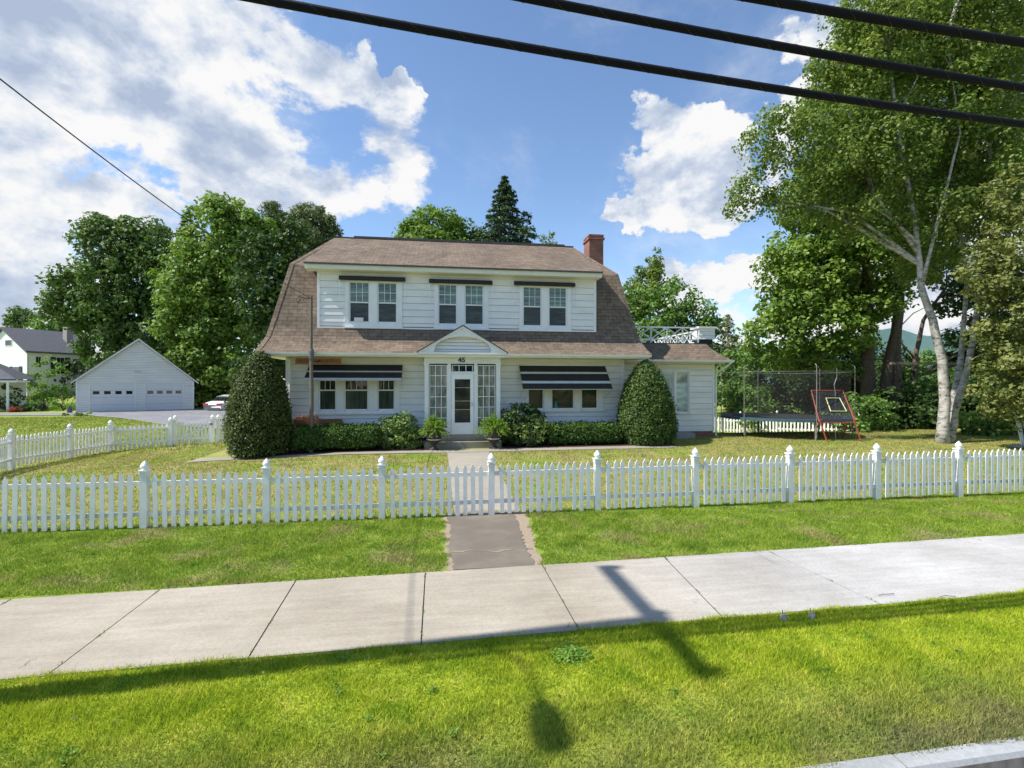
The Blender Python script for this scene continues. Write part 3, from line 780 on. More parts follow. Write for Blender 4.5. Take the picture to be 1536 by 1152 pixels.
def sash_window(parent, X0, X1, z0, zm, z1, Y, mx=3, mz=2, up='glass_blind', low='glass_screen', name='window', mcol='white_paint', lowm=False):
    """double-hung: glass from X0..X1, z0..z1, meeting rail at zm; face near Y"""
    f = MB(); s = .045
    for (a, b_, c, d, y) in ((X0-s, X0, z0-s, z1+s, 0), (X1, X1+s, z0-s, z1+s, 0), (X0, X1, z1, z1+s, 0), (X0, X1, z0-s*1.3, z0, 0)):
        f.box(a, b_, Y+.003, Y+.05, c, d)
    if zm: f.box(X0, X1, Y-.004, Y+.05, zm-.022, zm+.022)
    w = f.build(name, 'white_paint', parent)
    if zm:
        p = MB(); p.box(X0, X1, Y+.030, Y+.034, zm+.022, z1); p.build('pane', up, w)
        p = MB(); p.box(X0, X1, Y+.036, Y+.040, z0, zm-.022); p.build('pane', low, w)
        zl, zh = zm+.022, z1
    else:
        p = MB(); p.box(X0, X1, Y+.030, Y+.034, z0, z1); p.build('pane', up, w); zl, zh = z0, z1
    if mx > 1 or mz > 1:
        m_ = MB()
        for k in range(1, mx): xx = X0+(X1-X0)*k/mx; m_.box(xx-.008, xx+.008, Y+.018, Y+.029, zl, zh)
        for k in range(1, mz): zz_ = zl+(zh-zl)*k/mz; m_.box(X0, X1, Y+.020, Y+.0285, zz_-.008, zz_+.008)
        m_.build('muntin', mcol, w)
    return w
def casing(parent, x0, x1, z0, z1, Y, glasses, gz0, gz1, sill=True, nm='window_casing'):
    """flat surround with openings at the glasses; front face 25 mm proud of Y"""
    c = MB(); s = .045; yf, yb = Y-.045, Y+.03
    c.box(x0, x1, yf, yb, gz1+s, z1); c.box(x0, x1, yf, yb, z0, gz0-s*1.3)
    ed = [x0]+[v for g_ in glasses for v in (g_[0]-s, g_[1]+s)]+[x1]
    for i in range(0, len(ed), 2): c.box(ed[i], ed[i+1], yf, yb, gz0-s*1.3, gz1+s)
    if sill: c.box(x0-.04, x1+.04, Y-.085, Y-.045, z0-.01, z0+.045)
    c.box(x0-.015, x1+.015, Y-.062, Y-.045, z1-.03, z1+.02)
    return c.build(nm, 'white_paint', parent)

# ------------------------------------------------------------------ the house
CX = .96; WY = 18.2; DY = 18.30
house = thing('dutch_colonial_house', 'two storey white Dutch colonial house with brown gambrel roof and striped awnings', 'house', (CX, WY, .35))
# roof levels (front Y, height, picture point of the left silhouette)
prof = [(17.20, 3.53, 385), (17.55, 3.68, None), (17.85, 3.86, None), (18.08, 4.10, None), (18.26, 4.42, None), (18.42, 4.9, None), (18.6, 5.45, None), (18.80, 6.10, None), (19.0, 6.72, None)]
RY = 22.4; RZ = 8.64
def xleft(Y, z):
    if abs(z-3.53) < .01: return -5.59
    px = 402.
    for _ in range(12):
        y = 576-(z-CH)*F/dat(px, Y); px = (385+17*max(0, min(1, (527-y)/20))) if y > 507 else 402+36*(507-y)/111
    return Xat(px, Y)
lv = []
for (Y, z, _) in prof:
    xl_ = xleft(Y, z); lv.append((xl_, 2*CX-xl_, Y, 2*RY-Y, z))
for i in range(1, len(lv)): # keep the flare monotone
    x = max(lv[i][0], lv[i-1][0]+.004); lv[i] = (x, 2*CX-x, *lv[i][2:])
mb = MB(); arc = 0
for i in range(len(lv)-1):
    a, b_ = lv[i], lv[i+1]; L = math.hypot(b_[2]-a[2], b_[4]-a[4])
    A = [(a[0], a[2]), (a[1], a[2]), (a[1], a[3]), (a[0], a[3])]; B = [(b_[0], b_[2]), (b_[1], b_[2]), (b_[1], b_[3]), (b_[0], b_[3])]
    for k in range(4):
        k2 = (k+1) % 4; P = [(*A[k], a[4]), (*A[k2], a[4]), (*B[k2], b_[4]), (*B[k], b_[4])]
        ax = 0 if k % 2 == 0 else 1
        mb.quad(*P, uv=[(P[0][ax], arc), (P[1][ax], arc), (P[2][ax], arc+L), (P[3][ax], arc+L)])
    arc += L
kx0, kx1, kyf, kyb, kz = lv[-1]; RX0, RX1 = -4.1, 6.02
mb.quad((kx0, kyf, kz), (kx1, kyf, kz), (RX1, RY, RZ), (RX0, RY, RZ))
mb.quad((kx1, kyb, kz), (kx0, kyb, kz), (RX0, RY, RZ), (RX1, RY, RZ))
mb.add([(kx1, kyf, kz), (kx1, kyb, kz), (RX1, RY, RZ)], [(0, 1, 2)]); mb.add([(kx0, kyb, kz), (kx0, kyf, kz), (RX0, RY, RZ)], [(0, 1, 2)])
roof = mb.build('roof', 'shingle', house)
# hip caps, ridge cap
mb = MB()
for sgn in (0, 1):
    pts = [Vector((l[sgn], l[2], l[4]+.012)) for l in lv]+[Vector(((RX0, RX1)[sgn], RY, RZ+.012))]
    for i in range(len(pts)-1): mb.bar(pts[i], pts[i+1], .15, .02, up=(0, -.7, .7))
mb.bar((RX0-.1, RY, RZ+.02), (RX1+.1, RY, RZ+.02), .25, .03)
mb.build('hip_cap', 'shingle', roof)
mb = MB(); mb.bar((RX0+.7, RY+.05, RZ+.07), (RX1-.3, RY+.05, RZ+.07), .25, .07); mb.build('ridge_vent', 'dark_trim', roof)
# eave: fascia, soffit, gutter
ex0, ex1, ey0, ey1, ez = lv[0]
mb = MB(); mb.box(ex0+.02, ex1-.02, ey0+.02, ey1-.02, 3.40, 3.415); mb.build('soffit', 'cream_soffit', house)
mb = MB(); mb.box(ex0+.01, ex1-.01, ey0+.005, ey0+.03, 3.40, 3.525); mb.box(ex0+.005, ex0+.03, ey0+.03, ey1, 3.40, 3.525); mb.box(ex1-.03, ex1-.005, ey0+.03, ey1, 3.40, 3.525)
mb.build('fascia', 'white_paint', house)
def gutter(x0, x1, y, z, parent):
    m = MB(); pr = [(0, 0), (-.02, -.075), (-.06, -.085), (-.095, -.05), (-.105, .0), (-.09, .0), (-.08, -.045), (-.05, -.07), (-.015, -.06)]
    m.prism([(x0, y+a, z+b_) for a, b_ in pr], (x1-x0, 0, 0)); return m.build('gutter', 'white_paint', parent)
gutter(ex0-.02, -.58, ey0, 3.52, house); gutter(2.40, ex1+.02, ey0, 3.52, house)
# first-floor wall: measured openings
WX0, WX1 = -4.97, 6.92
def m_(px, py, Y): return (Xat(px, Y), zat(px, py, Y))
def opening(pxs, y0, y1, Y): # casing rectangle
    return (Xat(pxs[0], Y), Xat(pxs[1], Y))
lowL = dict(c=(471.7, 599.4), g=[(480, 502.7), (518.2, 550.8), (568, 590.5)], zs=(621, 613.7, 585.3, 553), Y=WY)
lowR = dict(c=(789.5, 904.6), g=[(791.9+1.5, 814), (828.6, 859.6), (873, 895)], zs=(617, 612, 584, 553), Y=WY)
U1 = dict(c=(517.5, 603.3), g=[(525.5, 552.7), (568, 594)], zs=(492.5, 482.4, 454, 424.6), Y=DY)
U2 = dict(c=(651.5, 732.8), g=[(658.9, 684), (698.6, 723.8)], zs=(494.5, 485.5, 457.2, 428.4), Y=DY)
U3 = dict(c=(778.7, 856.4), g=[(785.7, 810.8), (824.3, 848.7)], zs=(497, 488.0, 460.3, 431.8), Y=DY)
def window_unit(U, parent, kind):
    Y = U['Y']; c0_, c1_ = Xat(U['c'][0], Y), Xat(U['c'][1], Y); pm = sum(U['c'])/2
    zs_ = [zat(pm, y, Y) for y in U['zs']]; gl = [(Xat(a, Y), Xat(b_, Y)) for a, b_ in U['g']]
    top = zs_[3]+.14
    c0_ = min(c0_, gl[0][0]-.06); c1_ = max(c1_, gl[-1][1]+.06)
    casing(parent, c0_, c1_, zs_[0], top, Y, gl, zs_[1], zs_[3])
    for i, (a, b_) in enumerate(gl):
        if kind == 'up': sash_window(parent, a, b_, zs_[1], zs_[2], zs_[3], Y)
        elif kind == 'lowL': sash_window(parent, a, b_, zs_[1], zs_[2], zs_[3], Y, mx=(4 if i == 1 else 3), mz=1, up='glass_dark', low='glass_curtain')
        else: sash_window(parent, a, b_, zs_[1], (zs_[2]+.12 if i == 2 else None), zs_[3], Y, mx=1, mz=1, up='glass_dark', low='glass_dark')
    return (c0_+.01, c1_-.01, zs_[0]+.01, top-.01), zs_, gl
hL, zL, glL = window_unit(lowL, house, 'lowL'); hR, zR, glR = window_unit(lowR, house, 'lowR')
VX0, VX1, VY = Xat(636.8, 17.5), Xat(750.3, 17.5), 17.5
mb = MB(); siding(mb, WX0, WX1, .62, 3.40, WY, .232, [hL, hR, (VX0+.02, VX1-.02, 0, 3.375)]); fw = mb.build('front_wall', 'siding', house); backing(WX0+.01, WX1-.01, .62, 3.39, WY, fw, [hL, hR, (VX0+.02, VX1-.02, 0, 3.3)])
# other walls, foundation, corner boards
mb = MB(); B_ = 2*RY-WY
mb.box(WX0, WX0+.05, WY+.01, B_, .62, 3.40); mb.box(WX1-.05, WX1, WY+.01, B_, .62, 3.40); mb.box(WX0, WX1, B_, B_+.05, .62, 3.40)
mb.build('side_wall', 'siding', house)
mb = MB(); mb.box(WX0-.02, WX0+.09, WY-.03, WY+.08, .62, 3.395); mb.box(WX1-.09, WX1+.02, WY-.03, WY+.08, .62, 3.395); mb.build('corner_board', 'white_paint', house)
mb = MB(); mb.box(WX0+.03, WX1-.03, WY+.03, B_-.03, -.1, .62); mb.build('foundation', 'brick', house)
mb = MB(); mb.tube([(WX0+.13, WY-.06, 3.35), (WX0+.13, WY-.06, .45)], .035, 8); mb.tube([(WX0+.13, WY-.06, 3.35), (WX0+.13, 17.25, 3.47)], .035, 8); mb.build('downspout', 'white_paint', house)
# ---- dormer
DX0, DX1 = Xat(477, DY), Xat(893, DY); dzb = 4.40
h1, z1_, g1_ = window_unit(U1, house, 'up'); h2, z2_, g2_ = window_unit(U2, house, 'up'); h3, z3_, g3_ = window_unit(U3, house, 'up')
mb = MB(); siding(mb, DX0, DX1, dzb, 6.45, DY, .235, [h1, h2, h3])
dw = mb.build('dormer_wall', 'siding', house)
backing(DX0+.01, DX1-.01, dzb-.02, 6.45, DY, dw, [h1, h2, h3])
mb = MB(); mb.quad((DX0, DY, dzb-.6), (DX0, DY, 6.45), (DX0, 21, 8.0), (DX0, 21, dzb-.6)); mb.quad((DX1, DY, dzb-.6), (DX1, 21, dzb-.6), (DX1, 21, 8.0), (DX1, DY, 6.45)); mb.build('dormer_cheek', 'siding', house)
mb = MB(); mb.box(DX0-.025, DX0+.06, DY-.03, DY+.05, dzb-.02, 6.45); mb.box(DX1-.06, DX1+.025, DY-.03, DY+.05, dzb-.02, 6.45)
mb.box(DX0, DX1, DY-.028, DY, 6.27, 6.45); mb.box(DX0-.02, DX1+.02, DY-.04, DY-.021, dzb-.03, dzb+.07); mb.build('corner_board', 'white_paint', dw)
# dormer roof: slab from its eave back to the ridge
dy0, dz0 = 17.80, 6.56; dx0, dx1 = Xat(455, dy0), Xat(905, dy0)
mb = MB(); nx_ = Vector((0, -(RZ+.03-dz0), RY-dy0)).normalized()
a, b_, c, d = (dx0, dy0, dz0), (dx1, dy0, dz0), (RX1+.03, RY, RZ+.03), (RX0-.03, RY, RZ+.03)
mb.quad(a, b_, c, d)
t_ = Vector((0, 0, -.06)); A, B2, C2, D2 = [Vector(p)+t_ for p in (a, b_, c, d)]
droof = mb.build('dormer_roof', 'shingle', house)
mb = MB(); mb.quad(A, D2, C2, B2); mb.quad(a, A, B2, b_); mb.quad(A, a, d, D2); mb.quad(b_, B2, C2, c); mb.build('roof_edge', 'dark_trim', droof)
mb = MB(); mb.box(dx0+.03, dx1-.03, dy0+.05, dy0+.075, dz0-.20, dz0-.05); mb.build('fascia', 'cream_soffit', droof)
mb = MB(); mb.box(dx0+.04, dx1-.04, dy0+.075, DY-.0, 6.35, 6.37)
for xx in (dx0+.03, dx1-.05): mb.prism([(xx, dy0+.08, 6.36), (xx, dy0+.08, 6.48), (xx, 21, 7.9), (xx, 21, 7.0), (xx, DY+.1, 6.36)], (.02, 0, 0))
mb.build('soffit', 'cream_soffit', droof)
# furled awnings above the upper windows
for (a, b_, y0_, y1_, yb_) in ((508.5, 608, 415, 421.5, 452.7), (643.5, 738.5, 419, 427, 453.8), (771.5, 862.5, 423, 429.5, 458)):
    Yf = DY-.14; xa, xb = Xat(a, Yf), Xat(b_, Yf); zc = zat((a+b_)/2, (y0_+y1_)/2, Yf)
    m1 = MB(); m1.tube([(xa, Yf, zc), (xb, Yf, zc)], .068, 10); m1.box(xa, xb, Yf, DY-.03, zc+.03, zc+.085)
    aw = m1.build('rolled_awning', 'awning_dark', house); tag(aw, 'dark rolled-up awning')
    m2 = MB(); zb_ = zat((a+b_)/2, yb_, Yf)
    for xx in (xa+.02, xb+.01): m2.tube([(xx, Yf, zc), (xx, Yf+.02, zb_)], .010, 5)
    m2.build('awning_arm', 'metal', aw)
# lower striped awnings
def awning(pts_top, pts_bot, Yt, Yb, stripes, lab):
    (pa, ya), (pb, _) = pts_top; (pc, yc), (pd, _) = pts_bot; pm = (pa+pb)/2
    tl = Vector((Xat(pa, Yt), Yt, zat(pm, ya, Yt))); tr = Vector((Xat(pb, Yt), Yt, tl.z))
    bl = Vector((Xat(pc, Yb), Yb, zat((pc+pd)/2, yc, Yb))); br = Vector((Xat(pd, Yb), Yb, bl.z))
    def q(m, t0, t1, off=0, th=.008):
        nn = (tr-tl).cross(bl-tl).normalized(); nn = nn if nn.y < 0 else -nn
        L = [tl.lerp(bl, t0), tr.lerp(br, t0), tr.lerp(br, t1), tl.lerp(bl, t1)]
        m.prism([p+nn*off for p in L], -nn*th)
    m1 = MB(); q(m1, 0, 1); aw = m1.build('awning', 'awning_dark', house); tag(aw, lab)
    m2 = MB()
    for t0, t1 in stripes: q(m2, t0, t1, .004, .003)
    m2.build('awning_stripe', 'awning_stripe', aw)
    m3 = MB(); m3.tube([bl, br], .016, 6)
    for P, sx in ((bl, .02), (br, -.02)): m3.tube([P, (P.x+sx, WY-.05, P.z-.32)], .009, 5)
    m3.tube([tl, tr], .02, 6); m3.build('awning_arm', 'metal', aw)
awning(((464.5, 546.5), (604, 546.5)), ((455, 570.5), (602.5, 570.5)), WY-.05, 17.42, ((.42, .50), (.86, .97)), 'striped awning over the left windows')
awning(((778.7, 548.3), (907.5, 548.3)), ((784.5, 584), (919.5, 584)), WY-.05, 17.38, ((.28, .36), (.66, .76)), 'striped awning over the right windows')
# small bits at the windows
mb = MB(); X_, Z_ = m_(583, 0, WY)[0], 0
mb.box(Xat(531.5, DY), Xat(545, DY), DY-.02, DY+.028, z1_[1]+.0, z1_[1]+.13); mb.build('window_fan', 'garage_panel', house)
mb = MB(); x = Xat(834, WY); mb.lathe(x, WY+.02, [(0, zR[1]), (.05, zR[1]), (.055, zR[1]+.12), (.03, zR[1]+.2), (.03, zR[1]+.24), (0, zR[1]+.24)], 10); mb.build('vase', 'teal_thing', house)
# ---- entrance vestibule
PY = VY
V = lambda px: Xat(px, PY)
VZ = lambda py: zat(694, py, PY)
mb = MB(); post_w = V(643.2)-V(636.8)
for xa in (VX0, VX1-post_w): mb.box(xa, xa+post_w, PY-.02, PY+.10, VZ(653), VZ(545.6)); mb.box(xa-.015, xa+post_w+.015, PY-.035, PY+.11, VZ(548.5), VZ(545.6))
mb.box(V(671), V(676.6), PY, PY+.08, VZ(653), VZ(545.6)); mb.box(V(711), V(716), PY, PY+.08, VZ(653), VZ(545.6))
mb.box(V(643.2), V(671), PY+.002, PY+.078, VZ(653), VZ(642.5)); mb.box(V(716), V(744), PY+.002, PY+.078, VZ(653), VZ(642.5))
mb.box(V(676.6), V(711), PY+.002, PY+.078, VZ(561), VZ(557.2))
mb.box(VX0+.02, V(637.5), PY+.1, WY, VZ(653), 3.3); mb.box(V(749.8)-.0, VX1-.02, PY+.1, WY, VZ(653), 3.3)
mb.build('entrance_frame', 'white_paint', house)
mb = MB(); mb.box(VX0-.01, VX1+.01, PY-.03, WY, VZ(545.6), 3.43); mb.box(VX0-.03, VX1+.03, PY-.05, PY-.03, VZ(545.6), VZ(544)); frz = mb.build('frieze', 'white_paint', house)
for (a, b_) in ((644.2, 671), (716, 743)):
    f = MB(); X0_, X1_ = V(a)+.01, V(b_)-.01; zt, zb = VZ(547.6), VZ(642.5)
    f.box(X0_-.012, X0_+.012, PY+.01, PY+.06, zb, zt); f.box(X1_-.012, X1_+.012, PY+.01, PY+.06, zb, zt); f.box(X0_, X1_, PY+.01, PY+.06, zt-.025, zt); f.box(X0_, X1_, PY+.01, PY+.06, zb, zb+.025)
    for k in (1, 2): xx = X0_+(X1_-X0_)*k/3; f.box(xx-.011, xx+.011, PY+.02, PY+.05, zb+.025, zt-.025)
    for k in range(1, 6): zz_ = zb+(zt-zb)*k/6; f.box(X0_+.012, X1_-.012, PY+.022, PY+.048, zz_-.011, zz_+.011)
    sl = f.build('sidelight', 'white_paint', house)
    p = MB(); p.box(X0_, X1_, PY+.052, PY+.055, zb, zt); p.build('pane', 'glass_side_reflect', sl)
mb = MB(); X0_, X1_ = V(678.5), V(709); zb, zt = VZ(557), VZ(547.5)
mb.box(X0_, X1_, PY+.02, PY+.06, zt-.02, zt)
for k in range(0, 4): xx = X0_+(X1_-X0_)*k/3; mb.box(xx-.012, xx+.012, PY+.02, PY+.06, zb, zt-.02)
tr_ = mb.build('transom', 'white_paint', house); p = MB(); p.box(X0_, X1_, PY+.062, PY+.066, zb, zt); p.build('pane', 'glass_transom', tr_)
mb = MB(); X0_, X1_ = V(677), V(710.6); zb, zt = VZ(651.6), VZ(561.2); gx0, gx1 = V(682), V(705.4); gz0, gz1 = VZ(634), VZ(568.8)
mb.box(X0_, gx0, PY-.01, PY+.04, zb, zt); mb.box(gx1, X1_, PY-.01, PY+.04, zb, zt); mb.box(gx0, gx1, PY-.01, PY+.04, gz1, zt); mb.box(gx0, gx1, PY-.01, PY+.04, zb, gz0)
mb.box(gx0-.02, gx1+.02, PY-.018, PY-.01, gz0-.03, gz0-.01)
door = mb.build('door', 'white_door', house)
p = MB(); p.box(gx0, gx1, PY+.02, PY+.024, gz0, gz1); p.build('pane', 'glass_dark', door)
p = MB()
for py in (581.5, 601.5, 614.5): p.box(gx0, gx1, PY+.008, PY+.019, VZ(py)-.006, VZ(py)+.006)
p.build('muntin', 'metal', door)
p = MB(); hx_ = V(708); p.lathe(hx_, PY-.045, [(0, VZ(606)+.02), (.02, VZ(606)+.02), (.024, VZ(606)), (.02, VZ(606)-.02), (0, VZ(606)-.02)], 8); p.box(hx_-.012, hx_+.012, PY-.04, PY-.01, VZ(609), VZ(603)); p.build('handle', 'metal', door)
# pediment
FYp = 17.15
P_ = lambda px: Xat(px, FYp)
PZ = lambda py: zat(694, py, FYp)
pxL, pxR, pzb, pzt = P_(628.0), P_(759.0), PZ(531.6), PZ(490); pcx = (pxL+pxR)/2
mb = MB(); NA = 20; ra = (P_(736.7)-P_(651))/2; hz_ = PZ(504.6)-PZ(528.3); zbase = PZ(528.3)
arcp = [Vector((pcx-ra*math.cos(math.pi*i/NA), FYp, zbase+hz_*math.sin(math.pi*i/NA)**.85)) for i in range(NA+1)]
outp = []
for i in range(NA+1):
    t = i/NA; x = pxL+(pxR-pxL)*t; h = 1-abs(x-pcx)/((pxR-pxL)/2); outp.append(Vector((x, FYp, zbase+(pzt-zbase)*max(0, h))))
for i in range(NA):
    mb.quad(arcp[i], arcp[i+1], outp[i+1], outp[i]); mb.quad(arcp[i], arcp[i]+Vector((0, .22, 0)), arcp[i+1]+Vector((0, .22, 0)), arcp[i+1])
mb.box(pxL-.02, pxR+.02, FYp-.03, FYp+.30, pzb, zbase)
ped = mb.build('pediment', 'white_paint', house)
mb = MB(); siding(mb, pcx-ra, pcx+ra, zbase, zbase+hz_, FYp+.2, .115, xr=lambda z: (pcx-ra*math.sqrt(max(0, 1-((z-zbase)/hz_)**2.3)), pcx+ra*math.sqrt(max(0, 1-((z-zbase)/hz_)**2.3)))); mb.build('tympanum', 'siding', ped)
mb = MB(); mb.box(pxL+.05, pxR-.05, FYp, PY, pzb-.0-.02, pzb); mb.build('porch_ceiling', 'cream_soffit', ped)
mb = MB()
for sg, xe in ((1, pxL-.06), (-1, pxR+.06)):
    mb.prism([(xe, FYp-.06, zbase-.03), (pcx, FYp-.06, pzt+.02), (pcx, FYp-.06, pzt+.06), (xe, FYp-.06, zbase+.01)], (0, 1.35, 0))
mb.build('pediment_roof', 'dark_trim', ped)
mb = MB()
for sg, xe in ((1, pxL-.03), (-1, pxR+.03)):
    mb.prism([(xe, FYp-.04, zbase-.06), (pcx, FYp-.04, pzt-.06), (pcx, FYp-.04, pzt+.018), (xe, FYp-.04, zbase-.0)], (0, .045, 0))
mb.build('rake_board', 'white_paint', ped)
# house number
cu = bpy.data.curves.new('house_number', 'FONT'); cu.body = '45'; cu.size = .24; cu.extrude = .008; cu.align_x = 'CENTER'; cu.offset = .006
tmp = bpy.data.objects.new('tmp_number', cu); COL.objects.link(tmp); nm_ = bpy.data.meshes.new_from_object(tmp.evaluated_get(bpy.context.evaluated_depsgraph_get())); bpy.data.objects.remove(tmp); nm_.materials.clear(); no = bpy.data.objects.new('house_number', nm_); no.data.materials.append(MATS['dark_trim']); COL.objects.link(no)
no.rotation_euler = (R(90), 0, 0); no.location = (V(692.5), PY-.042, VZ(543.4)); no.parent = frz
# step and stoop
mb = MB(); mb.box(V(652), V(741), PY-.05, PY+.5, .3, VZ(651.8)); mb.build('door_step', 'concrete_walk', house)
mb = MB(); sz_ = VZ(651.8)-.21; mb.box(V(637), V(750), PY-.42, PY+.3, .2, sz_); mb.box(V(655)+.0, V(736), PY-.72, PY-.42, .2, sz_-.0) if False else None; mb.build('stoop', 'stoop_concrete', house)
# ---- wing
GY = 19.1; gx1_ = 11.03; wing_z = 3.33
mb = MB(); wc = dict(c=(988, 1035.6), g=[(992.5, 1008.8), (1015, 1031.5)], zs=(621.0, 617.6, None, 558.6))
gl = [(Xat(a, GY), Xat(b_, GY)) for a, b_ in wc['g']]; zt = zat(1012, 558.6, GY); zb = zat(1012, 617.4, GY)
casing(house, gl[0][0]-.10, gl[1][1]+.10, zb-.10, zt+.10, GY, gl, zb, zt)
for a, b_ in gl: sash_window(house, a, b_, zb, None, zt, GY, mx=1, mz=1, up='glass_pale')
siding(mb, 6.9, gx1_, .62, wing_z, GY, .222, [(gl[0][0]-.09, gl[1][1]+.09, zb-.09, zt+.09)]); fw = mb.build('wing_wall', 'siding', house); backing(6.95, gx1_-.01, .62, wing_z, GY, fw, [(gl[0][0]-.09, gl[1][1]+.09, zb-.09, zt+.09)])
mb = MB(); mb.box(gx1_-.05, gx1_, GY+.01, 26.3, .62, wing_z); mb.build('side_wall', 'siding', house)
mb = MB(); mb.box(gx1_-.06, gx1_+.02, GY-.03, GY+.06, .62, wing_z); mb.build('corner_board', 'white_paint', house)
mb = MB(); mb.box(7.0, gx1_-.02, GY+.02, 26.2, 0, .62); mb.build('foundation', 'brick', house)
wl = [(6.3, 11.42, 18.5, 27.0, 3.44), (6.3, 11.17, 18.85, 26.65, 3.66), (6.3, 10.98, 19.15, 26.35, 3.90), (6.3, 10.86, 19.4, 26.1, 4.13)]
mb = MB(); arc = 0
for i in range(3):
    a, b_ = wl[i], wl[i+1]; L = math.hypot(b_[2]-a[2], b_[4]-a[4])
    for P, ax in (([(a[0], a[2]), (a[1], a[2]), (b_[1], b_[2]), (b_[0], b_[2])], 0), ([(a[1], a[2]), (a[1], a[3]), (b_[1], b_[3]), (b_[1], b_[2])], 1)):
        zz_ = [a[4], a[4], b_[4], b_[4]]; P = [(*p, z) for p, z in zip(P, zz_)]
        mb.quad(*P, uv=[(P[0][ax], arc), (P[1][ax], arc), (P[2][ax], arc+L), (P[3][ax], arc+L)])
    arc += L
wr = mb.build('wing_roof', 'shingle', house)
mb = MB(); mb.box(6.5, 10.88, 19.38, 26.1, 4.10, 4.15); mb.build('roof_deck', 'dark_trim', house)
mb = MB(); mb.box(6.9, 11.40, 18.52, 26.98, wing_z, wing_z+.015); mb.build('soffit', 'cream_soffit', house)
mb = MB(); mb.box(6.9, 11.40, 18.505, 18.53, wing_z, 3.435); mb.box(11.385, 11.41, 18.53, 26.9, wing_z, 3.435); mb.build('fascia', 'white_paint', house)
gutter(7.1, 11.5, 18.5, 3.43, house)
mb = MB(); mb.tube([(11.40, 18.42, 3.36), (11.35, 18.5, 3.28), (11.12, 19.0, 2.95), (11.10, 19.05, 2.8), (11.10, 19.05, .45), (11.2, 18.95, .38)], .035, 8); mb.build('downspout', 'white_paint', house)
# balustrade round the deck
def lattice(mr, mx_, a, b_, z0, z1, n):
    a = Vector((*a, 0)); b_ = Vector((*b_, 0))
    Z = lambda p, z: (p.x, p.y, z)
    mr.bar(Z(a, z1), Z(b_, z1), .075, .05); mr.bar(Z(a, z0), Z(b_, z0), .05, .05)
    for i in range(n+1):
        p = a.lerp(b_, i/n); mx_.bar(Z(p, z0-.12), Z(p, z1-.025), .055, .055, up=(0, 1, 0))
        if i < n:
            q = a.lerp(b_, (i+1)/n); mid = a.lerp(b_, (i+.5)/n); zm = (z0+z1)/2
            mx_.bar(Z(p, z0), Z(q, z1), .03, .035); mx_.bar(Z(p, z1), Z(q, z0), .026, .034)
dY = 19.72; dzt = zat(1000, 491, dY); dzb_ = zat(1000, 509, dY)
mr = MB(); mx_ = MB(); xr_ = Xat(1047, dY); xe_ = Xat(1071, dY)
lattice(mr, mx_, (6.6, dY), (xr_, dY), dzb_, dzt, 6)
lattice(mr, mx_, (xe_-.1, dY+.5), (xe_-.1, 25.4), dzb_, dzt, 8)
lattice(mr, mx_, (6.6, 25.4), (xe_-.1, 25.4), dzb_, dzt, 7)
bal = mr.build('balustrade', 'white_paint', house); mx_.build('lattice', 'white_paint', bal)
mb = MB(); siding(mb, xr_, xe_, dzb_+.02, dzt-.03, dY-.06, .16); mb.box(xr_+.01, xe_-.01, dY-.045, dY+.5, dzb_+.02, dzt-.03)
mb.box(xr_-.05, xe_+.06, dY-.14, dY+.56, dzt-.03, dzt+.05); mb.build('parapet_box', 'siding', house)
mb = MB(); mb.box(xr_+.06, xe_-.08, dY-.02, dY+.45, 4.14, dzb_+.02); mb.build('parapet_base', 'dark_void', house)
# ---- chimney
cY = 22.1; cx0, cx1 = Xat(884, cY), Xat(905, cY); czt = zat(894, 354, cY)
mb = MB(); mb.box(cx0, cx1, cY, cY+.85, .3, czt); ch = mb.build('chimney', 'brick', house)
mb = MB(); mb.box(cx0-.05, cx1+.05, cY-.05, cY+.9, czt-.16, czt-.06); mb.box(cx0-.02, cx1+.02, cY-.02, cY+.87, czt, czt+.07); mb.build('chimney_cap', 'brick', ch)
mb = MB(); mb.box(cx0+.15, cx1-.15, cY+.15, cY+.7, czt+.07, czt+.1); mb.build('flue', 'dark_void', ch)

# ------------------------------------------------------------------ clipped shrubs by the house
def egg(cx, cy, z0, H, r0, rb=.85, p=1.85):
    """dome shrub profile radius(t), t 0..1 up; wide low down"""
    def rad(t): return r0*np.where(t < .18, rb+(1-rb)*t/.18, np.power(np.clip(1-((t-.18)/.82)**p, 0, 1), .66))
    def surf(n):
        t = rng.uniform(0, 1, n*2)**.92; k = rng.uniform(0, 1, n*2) < (rad(t)/r0+.12); t = t[k][:n]; a = rng.uniform(0, 2*np.pi, len(t))
        r = rad(t)*(1+.035*np.sin(a*3+t*7+cx)+.028*np.sin(a*7-t*13)+.02*np.sin(a*13+t*23)); e = .02; dr = (rad(np.clip(t+e, 0, 1))-rad(np.clip(t-e, 0, 1)))/(2*e*H)
        nr = np.stack([np.cos(a), np.sin(a), -dr], 1); nr /= np.linalg.norm(nr, axis=1, keepdims=True)
        return np.stack([cx+r*np.cos(a), cy+r*np.sin(a), z0+t*H], 1), nr
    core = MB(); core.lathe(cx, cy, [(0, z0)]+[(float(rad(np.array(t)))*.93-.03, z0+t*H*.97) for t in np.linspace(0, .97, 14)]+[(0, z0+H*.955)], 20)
    return surf, core
x, y = Xat(390, 17.05), 17.05
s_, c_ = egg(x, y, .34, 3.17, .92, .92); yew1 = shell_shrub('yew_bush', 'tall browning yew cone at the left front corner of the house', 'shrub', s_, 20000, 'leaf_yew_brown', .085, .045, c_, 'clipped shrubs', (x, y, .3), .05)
x, y = Xat(969, 17.25), 17.25
s_, c_ = egg(x, y, .38, 2.95, .98, .80); yew2 = shell_shrub('yew_bush', 'dense green clipped yew cone between the right hedge and the wing window', 'shrub', s_, 22000, 'leaf_yew', .085, .045, c_, 'clipped shrubs', (x, y, .3), .045)
